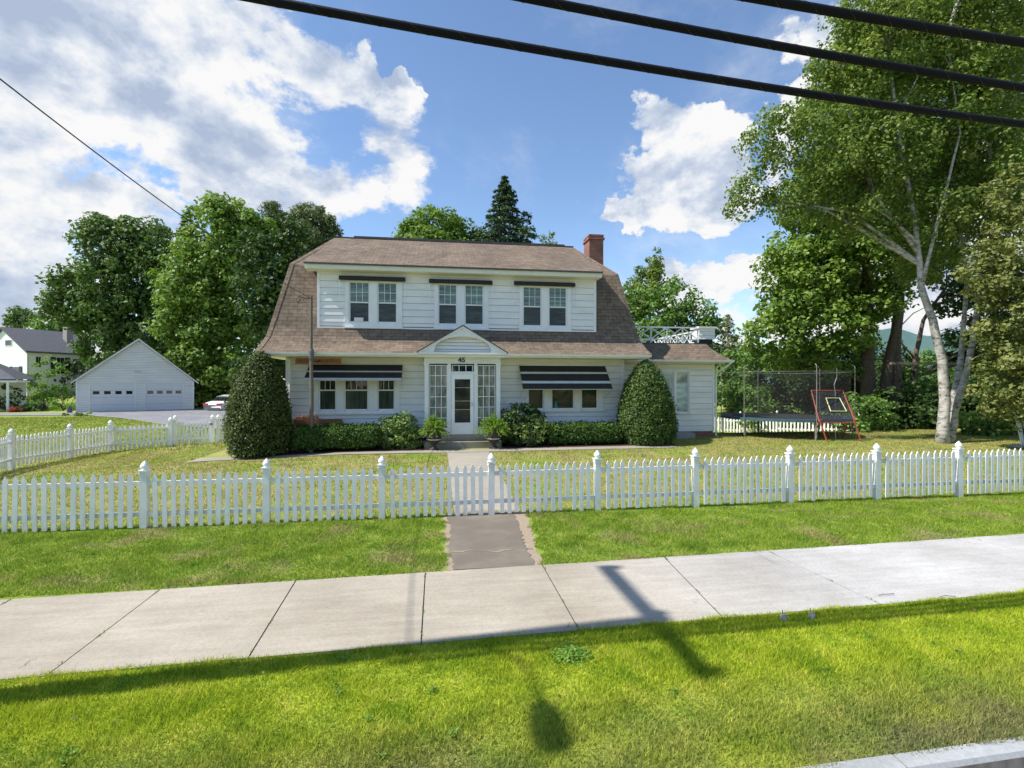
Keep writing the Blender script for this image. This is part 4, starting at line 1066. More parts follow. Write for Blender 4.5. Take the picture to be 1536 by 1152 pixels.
def loaf(x0, x1, y0, y1, z0, z1):
    def surf(n):
        L, Wd, H = x1-x0, y1-y0, z1-z0; P = rng.uniform(0, 1, (n, 3)); f = rng.choice(5, n, p=[.34, .12, .30, .12, .12])
        P[f == 0, 1] = 0; P[f == 1, 1] = 1; P[f == 2, 2] = 1; P[f == 3, 0] = 0; P[f == 4, 0] = 1
        q = (P-.5)*2; nrm = np.zeros_like(q); nrm[f == 0, 1] = -1; nrm[f == 1, 1] = 1; nrm[f == 2, 2] = 1; nrm[f == 3, 0] = -1; nrm[f == 4, 0] = 1
        e = np.array([.25/L, .3/Wd, .3/H])*2
        cr_ = np.clip(q, -(1-e), 1-e); dr_ = (q-cr_)/e; ln_ = np.linalg.norm(dr_, axis=1, keepdims=True); dr_ = dr_/np.maximum(ln_, 1)
        nrm = unit(dr_+1e-9); q = cr_+dr_*e; q += (.05*np.sin(P[:, [0]]*L*4+P[:, [2]]*3)+.03*np.sin(P[:, [0]]*L*11))*nrm*np.array([.3, .6, .8])
        return np.stack([(x0+x1)/2+q[:, 0]*L/2, (y0+y1)/2+q[:, 1]*Wd/2, (z0+z1)/2+q[:, 2]*H/2], 1), nrm
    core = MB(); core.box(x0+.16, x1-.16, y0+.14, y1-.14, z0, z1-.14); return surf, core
x0, x1 = Xat(438, 17.0), Xat(571, 17.0)
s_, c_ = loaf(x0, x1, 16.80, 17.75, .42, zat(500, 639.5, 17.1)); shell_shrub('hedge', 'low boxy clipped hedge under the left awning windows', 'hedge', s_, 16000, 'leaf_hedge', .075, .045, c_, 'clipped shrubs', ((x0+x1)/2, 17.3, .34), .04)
x0, x1 = Xat(824, 17.0), Xat(935, 17.0)
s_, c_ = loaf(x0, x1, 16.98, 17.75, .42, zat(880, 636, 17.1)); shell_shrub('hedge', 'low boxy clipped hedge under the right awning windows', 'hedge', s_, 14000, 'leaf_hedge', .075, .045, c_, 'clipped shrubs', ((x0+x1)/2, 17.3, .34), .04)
def bush(name, label, cat, els, leaf, dens, cr, per, L, W, group=None, stems=7, **kw):
    """els in world metres"""
    c = np.mean([e[0] for e in els], 0); z0 = gzf(c[0], c[1]); root = thing(name, label, cat, (c[0], c[1], z0), group)
    o, cc = foliage('foliage', els, leaf, root, dens=dens, cr=cr, per=per, L=L, W=W, zmin=z0, **kw)
    mb = MB(); limbs(mb, [(c[0], c[1], z0+.02*k) for k in range(3)], cc, stems, .03); mb.build('stem', 'bark', root)
    return root
x, y = Xat(600, 17.25), 17.25
bush('rhododendron_bush', 'yellow green rhododendron between the left hedge and the left urn', 'shrub', [((x-.05, y, .80), (.48, .42, .50)), ((x+.18, y+.05, 1.15), (.42, .36, .42)), ((x-.2, y+.1, 1.1), (.38, .36, .36)), ((x+.35, y, .75), (.34, .34, .36))], 'leaf_rhodo', 22, .17, 34, .12, .045)
x, y = Xat(787, 17.35), 17.35
bush('rhododendron_bush', 'large dark rhododendron with pale new leaves, right of the right urn', 'shrub', [((x-.1, y+.15, 1.25), (.66, .5, .60)), ((x+.35, y+.1, 1.0), (.5, .45, .5)), ((x-.45, y+.1, .9), (.5, .45, .5)), ((x, y-.05, .75), (.75, .5, .42))], 'leaf_rhodo_dark', 20, .18, 36, .13, .048)
x2, y2 = Xat(793, 16.9), 16.9
bush('azalea_bush', 'low pale leaved bush in front of the large dark rhododendron', 'shrub', [((x2-.15, y2+.05, .85), (.55, .30, .36)), ((x2+.3, y2+.05, .9), (.36, .26, .34))], 'leaf_rhodo', 12, .14, 24, .11, .035)
# ---- planted urns
def urn(label, px):
    Y = 16.83; x = Xat(px, Y); z0 = .36; root = thing('planted_urn', label, 'urn', (x, Y, z0), 'urns at the front step')
    m = MB(); m.lathe(x, Y, [(0, z0), (.15, z0), (.155, z0+.03), (.11, z0+.06), (.065, z0+.12), (.06, z0+.16), (.10, z0+.20), (.19, z0+.27), (.235, z0+.36), (.24, z0+.44), (.225, z0+.52), (.235, z0+.58), (.285, z0+.62), (.285, z0+.645), (.25, z0+.65), (.23, z0+.6), (0, z0+.6)], 24)
    u_ = m.build('urn', 'urn_iron', root, True)
    m = MB(); m.lathe(x, Y, [(.242, z0+.33), (.248, z0+.345), (.242, z0+.36)], 24); m.build('rim_band', 'metal', u_, True)
    k = 170; P = []; Nn = []
    for i in range(k):
        a = random.uniform(0, 6.283); el = random.uniform(.1, 1.5); L = random.uniform(.38, .62)*(1-.1*(el > 1.1)); cx_, sx_ = math.cos(a), math.sin(a)
        t = rng.uniform(.15, 1, 26); hor = L*math.cos(el)*t*1.15; ver = L*math.sin(el)*1.15*t-.26*t*t*math.cos(el)
        q = np.stack([x+cx_*hor, Y+sx_*hor, z0+.60+ver], 1)+rng.normal(0, .012, (26, 3)); P.append(q); Nn.append(rng.normal(size=(26, 3))*.7+np.array([0, 0, .6]))
    P = np.concatenate(P); Nn = np.concatenate(Nn)
    npmesh('fern', leafquads(P, Nn, .075, .028), 4, 'leaf_fern', root, np.clip(rng.normal(.5, .22, len(P)), 0, 1)); return root
urn('dark iron urn with a bright green fern, left of the front step', 651)
urn('dark iron urn with a bright green fern, right of the front step', 740.5)
# ---- yard pole, wooden sign, planter
yx, yy = Xat(467, 17.0), 16.90; ytop = zat(467, 443, yy)
root = thing('yard_pole', 'thin weathered wooden pole standing behind the left hedge', 'pole', (yx, yy+.1, .34))
m = MB(); m.tube([(yx, yy+.1, .3), (yx+.01, yy+.1, 2.2), (yx-.005, yy+.1, 3.4)], [.062, .058, .055], 10); m.tube([(yx-.005, yy+.1, 3.35), (yx, yy+.1, ytop)], [.05, .04], 10); m.build('pole', 'weathered_wood', root)
m = MB(); m.lathe(yx, yy+.1, [(.06, 3.25), (.082, 3.32), (.082, 3.55), (.06, 3.62)], 12); m.build('splice_band', 'dark_metal', root)
sx0, sx1, sY = Xat(443, 17.62), Xat(511.5, 17.62), 17.62; sz0, sz1 = zat(477, 546, sY), zat(477, 537.5, sY)
root = thing('wooden_sign', 'long carved brown wooden name board hanging under the left eave', 'sign', ((sx0+sx1)/2, sY, sz0))
m = MB(); m.box(sx0, sx1, sY, sY+.03, sz0, sz1); bd = m.build('board', 'sign_wood', root)
m = MB()
for k in range(16):
    if 6 < k < 9: continue
    xx = sx0+.12+(sx1-sx0-.24)*k/15+random.uniform(-.01, .01); zc = (sz0+sz1)/2
    for q in range(random.choice((2, 3))):
        a = random.uniform(-1.2, 1.2); l = random.uniform(.03, .05); m.bar((xx-l*math.cos(a)/1.5, sY-.003, zc-l*math.sin(a)), (xx+l*math.cos(a)/1.5, sY-.003, zc+l*math.sin(a)), .006, .022, up=(0, 1, 0))
xc = sx0+(sx1-sx0)*.5
m.prism([(xc-.13, sY-.001, zc), (xc-.02, sY-.001, zc+.02), (xc+.03, sY-.001, zc+.06), (xc+.06, sY-.001, zc+.02), (xc+.14, sY-.001, zc+.01), (xc+.05, sY-.001, zc-.03), (xc-.04, sY-.001, zc-.04)], (0, -.006, 0)); m.build('carving', 'sign_carving', bd)
m = MB()
for xx in (sx0+.2, sx1-.2): m.tube([(xx, sY+.015, sz1), (xx, sY+.015, 3.40)], .006, 5)
m.build('hanger', 'dark_metal', root)
px0, px1 = Xat(441, 17.95), Xat(512, 17.95); pz1 = zat(476, 629.5, 17.95)
root = thing('planter_bench', 'reddish brown wooden planter bench behind the left hedge', 'planter', ((px0+px1)/2, 18.0, .36))
m = MB(); m.box(px0, px1, 17.92, 17.95, pz1-.16, pz1); m.box(px0, px1, 18.12, 18.15, pz1-.16, pz1); m.box(px0, px0+.03, 17.95, 18.12, pz1-.16, pz1); m.box(px1-.03, px1, 17.95, 18.12, pz1-.16, pz1); m.box(px0+.03, px1-.03, 17.95, 18.12, pz1-.10, pz1-.06)
m.build('box', 'sign_wood', root)
for xx in (px0+.06, px1-.1):
    m = MB(); m.box(xx, xx+.05, 17.96, 18.1, .3, pz1-.16); m.build('leg', 'sign_wood', root)
k = 500; P = np.stack([rng.uniform(px0+.05, px0+.75, k), rng.uniform(17.95, 18.1, k), pz1+rng.uniform(-.05, .16, k)*rng.uniform(.3, 1, k)], 1)
npmesh('flowers', leafquads(P, rng.normal(size=P.shape), .05, .04), 4, 'petal_mix', root, rng.uniform(0, .8, k)**1.6)
# stepping block at the wing
bx0, bx1 = Xat(1012, 18.6), Xat(1040, 18.6)
tag(None or (lambda m: (m.box(bx0, bx1, 18.45, 18.95, .3, .62), m.build('stone_step', 'stone'))[1])(MB()), 'small worn stone step against the wing foundation', 'step')

# ------------------------------------------------------------------ trampoline and rebounder
tx, ty = XY(1176, 21.0); tz = gzf(tx, ty); tr = 2.35; rz_ = zd(624, 21.0)
root = thing('trampoline', 'round trampoline with blue pad and dark safety net in the side yard', 'trampoline', (tx, ty, tz))
m = MB(); nn = 40
ring = lambda r, z: [(tx+r*math.cos(2*math.pi*k/nn), ty+r*math.sin(2*math.pi*k/nn), z) for k in range(nn+1)]
m.tube(ring(tr, rz_-.05), .03, 6, False); m.build('frame', 'metal', root)
m = MB(); a_, b2_ = ring(tr+.04, rz_), ring(tr-.30, rz_+.015); c2_ = ring(tr+.05, rz_-.09)
for k in range(nn): m.quad(a_[k], a_[k+1], b2_[k+1], b2_[k]); m.quad(c2_[k], c2_[k+1], a_[k+1], a_[k])
m.build('pad', 'blue_pad', root)
m = MB(); q = ring(tr-.29, rz_-.01); m.add([(tx, ty, rz_-.03)]+q, [(0, k+1, k+2) for k in range(nn)]); m.build('bounce_mat', 'mat_black', root)
for k in range(6):
    a = 2*math.pi*(k+.32)/6; x, y = tx+tr*math.cos(a), ty+tr*math.sin(a); zg = gzf(x, y)
    m = MB(); m.tube([(x, y, zg-.03), (x, y, rz_-.05)], .028, 6); lg = m.build('leg', 'pole_grey', root)
    m = MB(); x, y = tx+(tr+.07)*math.cos(a), ty+(tr+.07)*math.sin(a); m.tube([(x, y, zg+.1), (x, y, rz_+1.98), (x-.1*math.cos(a), y-.1*math.sin(a), rz_+2.05)], .015, 6); m.build('net_pole', 'pole_grey', root)
m = MB(); lo, hi = ring(tr-.05, rz_), ring(tr-.05, rz_+1.78)
for k in range(nn): m.quad(lo[k], lo[k+1], hi[k+1], hi[k])
nt_ = m.build('safety_net', 'netting', root)
m = MB(); m.tube(ring(tr-.05, rz_+1.78), .012, 5, False); m.build('net_rope', 'dark_metal', nt_)
# rebounder: tilted square frame with net on A-frame legs
d1 = 18.4; RB = lambda px, py, dd=0: Vector((*XY(px, d1+dd), zd(py, d1+dd)))
root = thing('ball_rebounder', 'tilted red metal ball rebounder with yellow target square, in front of the trampoline', 'rebounder', (*XY(1255, d1), gzf(*XY(1255, d1))))
a_, b2_, c2_, d2_ = RB(1217, 586, .6), RB(1264, 586, .6), RB(1283, 633), RB(1229, 633)
m = MB(); m.tube([a_, b2_, c2_], .028, 8); m.tube([d2_, a_], .024, 8); fr = m.build('frame', 'red_metal', root)
m = MB(); m.prism([a_, b2_, c2_, d2_], (0, .004, 0)); m.build('net', 'netting_fine', fr)
def bil(u, v): return a_.lerp(b2_, u).lerp(d2_.lerp(c2_, u), v)+Vector((0, -.02, 0))
m = MB(); m.tube([bil(.38, .24), bil(.80, .24), bil(.86, .66), bil(.40, .66), bil(.38, .24)], .017, 6); m.build('target_square', 'yellow_tape', fr)
for (p, q1) in (((1229, 628, 0), (1241, 664)), ((1232, 630, 0), (1216, 655)), ((1280, 628, 0), (1292, 665)), ((1272, 634, 0), (1262, 656))):
    dd = .9 if q1[1] < 660 else 0; fx, fy = XY(q1[0], d1+dd-(.2 if dd == 0 else 0)); m = MB(); m.tube([RB(*p), Vector((fx, fy, gzf(fx, fy)-.02))], .024, 6); m.build('leg', 'red_metal', root)
m = MB(); m.tube([RB(1229, 634), RB(1283, 634)], .018, 6); m.tube([RB(1220, 648, .5), RB(1266, 648, .5)], .014, 6); m.build('brace', 'red_metal', root)
tp = XY(1253, 18.9); m = MB(); m.tube([(tp[0], tp[1], gzf(*tp)), (tp[0], tp[1], zd(590, 18.9)), (tp[0]-.05, tp[1], zd(577, 18.9)), (tp[0]+.06, tp[1], zd(566, 18.9)), (tp[0]+.06, tp[1], zd(553, 18.9))], .014, 6)
tag(m.build('garden_stake', 'metal'), 'thin pale crooked metal stake behind the rebounder', 'stake')
# beam between the trees, thin line, white chair at the right
B0, B1 = XY(1336, 21.5), XY(1452, 21.5)
m = MB(); m.bar((*B0, zd(545, 21.5)), (*B1, zd(545.5, 21.5)), .12, .10)
tag(m.build('wooden_crossbar', 'weathered_wood'), 'long horizontal weathered wooden bar between the tree trunks', 'crossbar')
W0, W1 = XY(1172, 24), XY(1345, 24)
m = MB(); m.tube([(*W0, zd(539.5, 24)), (*W1, zd(539, 24))], .008, 4); tag(m.build('clothesline', 'wire_black'), 'thin taut line stretched across the woods behind the trampoline', 'line')
chx, chy = XY(1534, 17.2); cz = gzf(chx, chy)
root = thing('folded_lawn_chairs', 'white folded lawn chairs leaning together at the right edge of the lawn', 'chair', (chx, chy, cz))
for k, (dx, dy, t) in enumerate(((-.12, 0, .05), (.02, .1, .10), (.16, -.03, 0))):
    m = MB()
    for e in (-.05, .05):
        m.tube([(chx+dx+e, chy+dy-.1, cz+.08), (chx+dx+e+t, chy+dy+.1, cz+.9)], .018, 6)
    m.bar((chx+dx, chy+dy-.08, cz+.15), (chx+dx+t*.9, chy+dy+.08, cz+.86), .09, .02); m.build('chair_frame', 'white_paint', root)
m = MB(); m.box(chx-.3, chx+.45, chy-.2, chy+.2, cz+.02, cz+.09); m.build('base_board', 'stone', root)

# ------------------------------------------------------------------ garage
def frame_at(px, d, ang):
    """local frame: origin on the ground at (px, d); x axis recedes by ang degrees to the right of the picture plane"""
    x, y = XY(px, d); a = math.pi/2-(math.pi/2-R(ang))-TH   # world angle of the local x axis
    return x, y, a
gx, gy, ga = frame_at(114, 37.0, 40); gz0_ = gzf(gx, gy)-.0
gz0_ = .42
M = Matrix.Translation((gx, gy, gz0_)) @ Matrix.Rotation(ga, 4, 'Z')
root = thing('garage', 'white two-door garage with gable roof at the end of the driveway', 'garage', (gx, gy, gz0_))
GW, GD, ge, gp = 7.3, 8.2, 2.34, 5.45
def gxr(z): 
    if z < ge: return (0, GW)
    t = (z-ge)/(gp-ge)*GW/2; return (t, GW-t)
D1, D2 = (.80, 3.42, -.2, 2.16), (4.10, 6.55, -.2, 2.16)
mb = MB(M); siding(mb, 0, GW, 0, gp, 0, .125, [D1, D2], .012, gxr, .012); mb.box(0, .02, .01, GD, 0, ge); mb.box(GW-.02, GW, .01, GD, 0, ge); mb.build('wall', 'siding', root)
mb = MB(M); mb.prism([(.02, .02, 0), (GW-.02, .02, 0), (GW-.02, .02, ge), (GW/2, .02, gp-.03), (.02, .02, ge)], (0, .03, 0)); mb.build('gap_shade_sheet', 'gap_shade_and_crack', root)  # dark sheet giving the garage siding gaps their painted shade
mb = MB(M); mb.box(-.02, .09, -.03, .01, 0, ge); mb.box(GW-.09, GW+.02, -.03, .01, 0, ge)
for D in (D1, D2): mb.box(D[0]-.07, D[0], -.03, .14, 0, D[3]); mb.box(D[1], D[1]+.07, -.03, .14, 0, D[3]); mb.box(D[0]-.07, D[1]+.07, -.03, .14, D[3], D[3]+.08)
mb.build('trim', 'white_paint', root)
mb = MB(M); o_ = .3; sl = (gp-ge)/(GW/2)
mb.prism([(-o_, -.25, ge-o_*sl), (GW/2, -.25, gp), (GW+o_, -.25, ge-o_*sl), (GW+o_, -.25, ge-o_*sl+.1), (GW/2, -.25, gp+.12), (-o_, -.25, ge-o_*sl+.1)], (0, .05, 0)); mb.build('rake_board', 'white_paint', root)
mb = MB(M); mb.prism([(-o_-.03, -.22, ge-o_*sl+.05), (GW/2, -.22, gp+.06), (GW/2, -.22, gp+.15), (-o_-.03, -.22, ge-o_*sl+.13)], (0, GD+.4, 0)); mb.prism([(GW/2, -.215, gp+.06), (GW+o_+.03, -.215, ge-o_*sl+.05), (GW+o_+.03, -.215, ge-o_*sl+.13), (GW/2, -.215, gp+.15)], (0, GD+.4, 0)); mb.build('roof', 'far_roof', root)
for D in (D1, D2):
    mb = MB(M)
    for k in range(4): mb.box(D[0], D[1], .010, .019, D[3]*k/4+.006, D[3]*(k+1)/4-.006)
    for k in (0, 1, 3):
        for c in range(4): xx = D[0]+(D[1]-D[0])*(c+.5)/4; mb.box(xx-.25, xx+.25, .002, .010, D[3]*k/4+.10, D[3]*(k+1)/4-.10)
    dr = mb.build('garage_door', 'garage_panel', root); mb = MB(M)
    for k in range(4): xx = D[0]+(D[1]-D[0])*(k+.5)/4; mb = MB(M); mb.box(xx-.19, xx+.19, .004, .0095, D[3]*.61, D[3]*.72); mb.build('pane', 'glass_dark', dr)
mb = MB(M); mb.tube([(GW/2-.25, -.08, 3.0), (GW/2+.15, -.08, 3.0)], .035, 6); mb.box(GW/2-.08, GW/2+.02, -.05, -.02, 2.95, 3.05); mb.build('wall_lamp', 'metal', root)
mb = MB(M); mb.lathe(-.35, -.1, [(0, 0), (.16, 0), (.18, .45), (0, .45)], 12); tag(mb.build('trash_bin', 'dark_metal'), 'small dark bin standing at the left corner of the garage', 'bin')
# ------------------------------------------------------------------ neighbouring house
hx_, hy_, ha = frame_at(41, 60, 70); hz0 = zd(615, 60)
M = Matrix.Translation((hx_, hy_, hz0)) @ Matrix.Rotation(ha, 4, 'Z')
root = thing('neighbouring_house', 'white farmhouse with dark roof and black shutters behind the garage', 'house', (hx_, hy_, hz0))
ze = zd(527, 60)-hz0; zr = zd(487, 57)-hz0; HL, HW = 7.0, 9.2
# local x along the long side, local y to the back-left
for y_ in (0, HW-.1): mb = MB(M); mb.box(0, HL, y_, y_+.1, 0, ze); mb.build('wall', 'far_wall_shade', root)
mb = MB(M); mb.prism([(0, 0, 0), (0, HW, 0), (0, HW, ze), (0, HW/2, zr), (0, 0, ze)], (.1, 0, 0)); mb.prism([(HL-.1, 0, 0), (HL-.1, HW, 0), (HL-.1, HW, ze), (HL-.1, HW/2, zr), (HL-.1, 0, ze)], (.1, 0, 0)); mb.build('gable_wall', 'far_wall', root)
mb = MB(M); k_ = (zr-ze)/(HW/2)
mb.prism([(-.3, -.35, ze-.35*k_+.05), (-.3, HW/2, zr+.05), (-.3, HW/2, zr+.25), (-.3, -.35, ze-.35*k_+.25)], (HL+.6, 0, 0)); mb.prism([(-.3, HW/2, zr+.05), (-.3, HW+.35, ze-.35*k_+.05), (-.3, HW+.35, ze-.35*k_+.25), (-.3, HW/2, zr+.25)], (HL+.6, 0, 0)); mb.build('roof', 'far_roof', root)
def farwin(x0, x1, z0, z1, y, sh=True, axis='y'):
    T = (lambda a, b_, c, d, e, f: (a, b_, c, d, e, f)) if axis == 'y' else (lambda a, b_, c, d, e, f: (c, d, a, b_, e, f))
    m = MB(M); m.box(*T(x0-.08, x1+.08, y-.04, y-.001, z0-.08, z1+.08)); w = m.build('window', 'far_wall', root)
    m = MB(M); m.box(*T(x0, (x0+x1)/2-.02, y-.06, y-.04, z0, z1)); m.box(*T((x0+x1)/2+.02, x1, y-.06, y-.04, z0, z1)); m.build('pane', 'glass_dark', w)
    if sh: m = MB(M); m.box(*T(x0-.62, x0-.1, y-.07, y-.01, z0-.05, z1+.05)); m.box(*T(x1+.1, x1+.62, y-.07, y-.01, z0-.05, z1+.05)); m.build('shutter', 'shutter', w)
wz = ze-2.2
farwin(.8, 1.3, wz+.4, wz+1.6, 0, False); farwin(2.9, 3.7, wz-.4, wz+1.6, 0); farwin(5.3, 6.1, wz-.4, wz+1.5, 0)
farwin(1.6, 2.7, ze-3.3, ze-1.8, 0, True, 'x'); farwin(3.0, 4.2, ze+.8, ze+1.4, 0, False, 'x')
mb = MB(M); mb.prism([(HL+.2, -6.5, 0), (HL+.2, 2.5, 0), (HL+.2, 2.5, ze+.6), (HL+.2, -2, zr+1.0), (HL+.2, -6.5, ze+.6)], (8, 0, 0)); mb.build('rear_wing', 'far_wall_shade', root)
mb = MB(M); mb.prism([(HL-.1, -7, ze+.3), (HL-.1, -2, zr+1.1), (HL-.1, -2, zr+1.35), (HL-.1, -7, ze+.6)], (8.5, 0, 0)); mb.prism([(HL-.1, -2, zr+1.1), (HL-.1, 3, ze+.3), (HL-.1, 3, ze+.6), (HL-.1, -2, zr+1.35)], (8.5, 0, 0)); mb.build('rear_roof', 'far_roof', root)
def rearwin(y0, y1, z0, z1):
    m = MB(M); m.box(HL+.13, HL+.19, y0-.08, y1+.08, z0-.08, z1+.08); w = m.build('window', 'far_wall', root)
    m = MB(M); m.box(HL+.10, HL+.13, y0, y1, z0, z1); m.build('pane', 'glass_dark', w)
    m = MB(M); m.box(HL+.10, HL+.18, y0-.65, y0-.1, z0-.05, z1+.05); m.box(HL+.10, HL+.18, y1+.1, y1+.65, z0-.05, z1+.05); m.build('shutter', 'shutter', w)
rearwin(-3.2, -2.2, ze-.2, ze+1.7); rearwin(-2.4, -1.4, wz-1.2, wz+.4); rearwin(-5.3, -4.3, wz-1.2, wz+.4)
mb = MB(M); mb.box(HL-1.9, HL-1.2, HW/2-2.6, HW/2-1.8, ze, zr+.7); mb.build('chimney', 'stone', root)
# porch corner of the next house, at the left edge
ox, oy, oa = frame_at(24, 38.5, 30); oz = gzf(ox, oy)
M = Matrix.Translation((ox, oy, oz)) @ Matrix.Rotation(oa, 4, 'Z')
root = thing('porch', 'corner of a grey roofed porch with white post at the far left edge', 'porch', (ox, oy, oz))
mb = MB(M); mb.prism([(0, 0, 2.35), (-6, 0, 2.35), (-6, 2.8, 4.1), (-2.6, 2.8, 4.1)], (0, 0, .1)); mb.add([(0, 0, 2.45), (0, 6, 2.45), (-2.6, 2.8, 4.2)], [(0, 1, 2)]); mb.build('roof', 'far_roof', root)
mb = MB(M); mb.box(-6, 0, .02, .1, 2.2, 2.35); mb.box(-.1, -.02, .1, 6, 2.2, 2.35); mb.build('beam', 'far_wall', root)
for xx in (-.5, -3.2): mb = MB(M); mb.box(xx-.07, xx+.07, .1, .24, 0, 2.2); mb.build('post', 'white_paint', root)
mb = MB(M); mb.box(-6, -.2, 3.2, 3.3, 0, 2.4); mb.build('wall', 'far_wall_shade', root)
# ------------------------------------------------------------------ white car on the driveway
cx_, cy_ = XY(350, 41.5); czz = zd(620.3, 40); ca = R(60)
M = Matrix.Translation((cx_, cy_, czz)) @ Matrix.Rotation(R(68), 4, 'Z')
root = thing('parked_car', 'white car parked on the driveway, half hidden behind the left yew', 'car', (cx_, cy_, czz))
sec = [(-2.15, .35, .70, .80), (-2.1, .30, .85, .84), (-1.6, .28, .98, .88), (-1.1, .28, 1.02, .89), (0, .28, 1.0, .90), (1.0, .28, .96, .89), (1.8, .30, .82, .85), (2.15, .38, .65, .75)]
def carloft(mb, secs, n=10):
    P = []
    for x, zb, zt, w in secs:
        for k in range(n):
            a = 2*math.pi*(k+.5)/n; ca_, sa_ = math.cos(a), math.sin(a)
            P.append((x, w*math.copysign(abs(ca_)**.35, ca_), (zb+zt)/2+(zt-zb)/2*math.copysign(abs(sa_)**.45, sa_)))
    m_n = len(secs); fs = [(i*n+k, i*n+(k+1) % n, (i+1)*n+(k+1) % n, (i+1)*n+k) for i in range(m_n-1) for k in range(n)]
    fs += [tuple(range(n)), tuple((m_n-1)*n+k for k in range(n))]; mb.add(P, fs)
mb = MB(M); carloft(mb, sec, 16); mb.build('body', 'car_white', root, True)
mb = MB(M); carloft(mb, [(-1.55, .9, .99, .70), (-1.15, .9, 1.30, .66), (-.4, .9, 1.42, .64), (.4, .9, 1.40, .64), (1.15, .9, 1.0, .70)], 16); cab = mb.build('cabin', 'glass_dark', root, True)
mb = MB(M); carloft(mb, [(-1.1, 1.28, 1.34, .60), (-.4, 1.38, 1.45, .60), (.4, 1.36, 1.43, .60), (.6, 1.3, 1.36, .6)], 12); mb.build('car_roof', 'car_white', cab, True)
for sx in (-1.35, 1.35):
    for sy in (-.82, .82):
        mb = MB(M @ Matrix.Translation((sx, sy, .33)) @ Matrix.Rotation(R(90), 4, 'X')); mb.lathe(0, 0, [(0, -.1), (.2, -.1), (.33, -.08), (.33, .08), (.2, .1), (0, .1)], 18); w = mb.build('wheel', 'rubber', root)
        mb = MB(M @ Matrix.Translation((sx, sy, .33)) @ Matrix.Rotation(R(90), 4, 'X')); mb.lathe(0, 0, [(0, -.115), (.19, -.105), (.19, .105), (0, .115)], 14); mb.build('rim', 'metal', w)
for sy in (-.62, .62): mb = MB(M); mb.box(-2.17, -2.02, sy-.2, sy+.2, .68, .82); mb.build('tail_light', 'tail_red', root)
mb = MB(M); mb.box(-2.20, -2.12, -.7, .7, .34, .5); mb.build('bumper', 'dark_metal', root)

# ------------------------------------------------------------------ trees
T = tree
T('oak_tree', 'broad dark green oak behind the garage', 'tree', 178, 55, [[(178, 600), (176, 520), (180, 430), (182, 360)]],
  [(185, 430, 62, 92), (135, 450, 48, 52), (225, 400, 46, 62), (170, 372, 45, 42), (122, 462, 42, 30), (178, 520, 46, 46), (215, 500, 52, 70), (205, 352, 34, 22), (100, 430, 28, 22), (100, 455, 26, 18), (150, 345, 22, 15)],
  'leaf_oak', dens=.27, cr=1.15, per=48, L=.42, W=.26, r=.5, shell=.6)
T('maple_tree', 'tall bright green maple right of the garage', 'tree', 318, 46, [[(320, 610), (322, 500), (322, 400), (325, 330)]],
  [(325, 380, 52, 82), (300, 440, 56, 80), (350, 430, 55, 100), (290, 520, 52, 70), (340, 530, 60, 80), (345, 325, 32, 28), (375, 360, 30, 40), (268, 470, 30, 42), (312, 590, 60, 30), (395, 380, 36, 50), (270, 385, 22, 20)],
  'leaf_maple', dens=.36, cr=1.05, per=60, L=.34, W=.23, r=.45, shell=.7, outw=1.2)
T('maple_tree', 'dark shaded maple crowding the left side of the house', 'tree', 400, 38, [[(402, 640), (404, 540), (405, 440), (408, 380)]],
  [(400, 420, 40, 75), (425, 390, 34, 50), (405, 500, 34, 70), (430, 470, 40, 80), (395, 570, 38, 42), (440, 355, 20, 24), (372, 575, 30, 40), (410, 590, 40, 30)],
  'leaf_dark', dens=.42, cr=.9, per=55, L=.30, W=.2, r=.35)
T('pine_tree', 'tall bushy pine beyond the house, right of the bright maple', 'tree', 468, 60, [[(468, 600), (468, 450), (468, 320)]],
  [(470, 322, 22, 16), (450, 335, 20, 20), (487, 338, 18, 18), (470, 355, 34, 26), (478, 390, 36, 34), (450, 380, 28, 34), (498, 352, 8, 8)], 'leaf_pine', dens=.5, cr=.8, per=70, L=.55, W=.10, r=.3, shell=.4)
T('pine_tree', 'pine tip showing above the dark maple, left of the taller pine', 'tree', 412, 66, [[(412, 600), (412, 450), (412, 320)]],
  [(408, 316, 14, 8), (416, 330, 16, 14), (405, 345, 24, 20)], 'leaf_pine', dens=.5, cr=.8, per=60, L=.55, W=.10, r=.3, shell=.4)
conifer('spruce_tree', 'spruce tip between the oak and the bright maple', 276, 64, 322, .34, 'leaf_spruce', L=.6, W=.2, dens=.8)
T('maple_tree', 'rounded green maple crown rising behind the roof ridge', 'tree', 655, 50, [[(655, 600), (655, 480), (655, 360)]],
  [(655, 345, 40, 30), (625, 362, 34, 26), (690, 360, 34, 25), (655, 400, 70, 50), (722, 372, 24, 20), (600, 380, 28, 22)],
  'leaf_maple', dens=.4, cr=.95, per=60, L=.34, W=.23, r=.4, shell=.7)
conifer('spruce_tree', 'tall dark spruce behind the roof ridge', 757, 48, 262, .66, 'leaf_spruce', droop=.28, gap=.55, L=.42, W=.17, dens=2.2, zlow=6)
T('birch_tree', 'small thin crowned tree behind the roof, right of the spruce', 'tree', 822, 45, [[(822, 600), (822, 480), (824, 345)]],
  [(825, 360, 14, 22), (845, 385, 22, 18), (865, 395, 14, 10), (815, 400, 30, 25), (882, 396, 12, 10)], 'leaf_birch', dens=.5, cr=.5, per=30, L=.24, W=.14, r=.14, shell=.2)
T('birch_tree', 'tall pointed light green tree behind the chimney and the deck', 'tree', 975, 42, [[(975, 600), (975, 500), (974, 385)]],
  [(975, 400, 20, 26), (968, 430, 32, 34), (955, 455, 28, 34)], 'leaf_birch', dens=.7, cr=.6, per=40, L=.26, W=.15, r=.18, shell=.35)
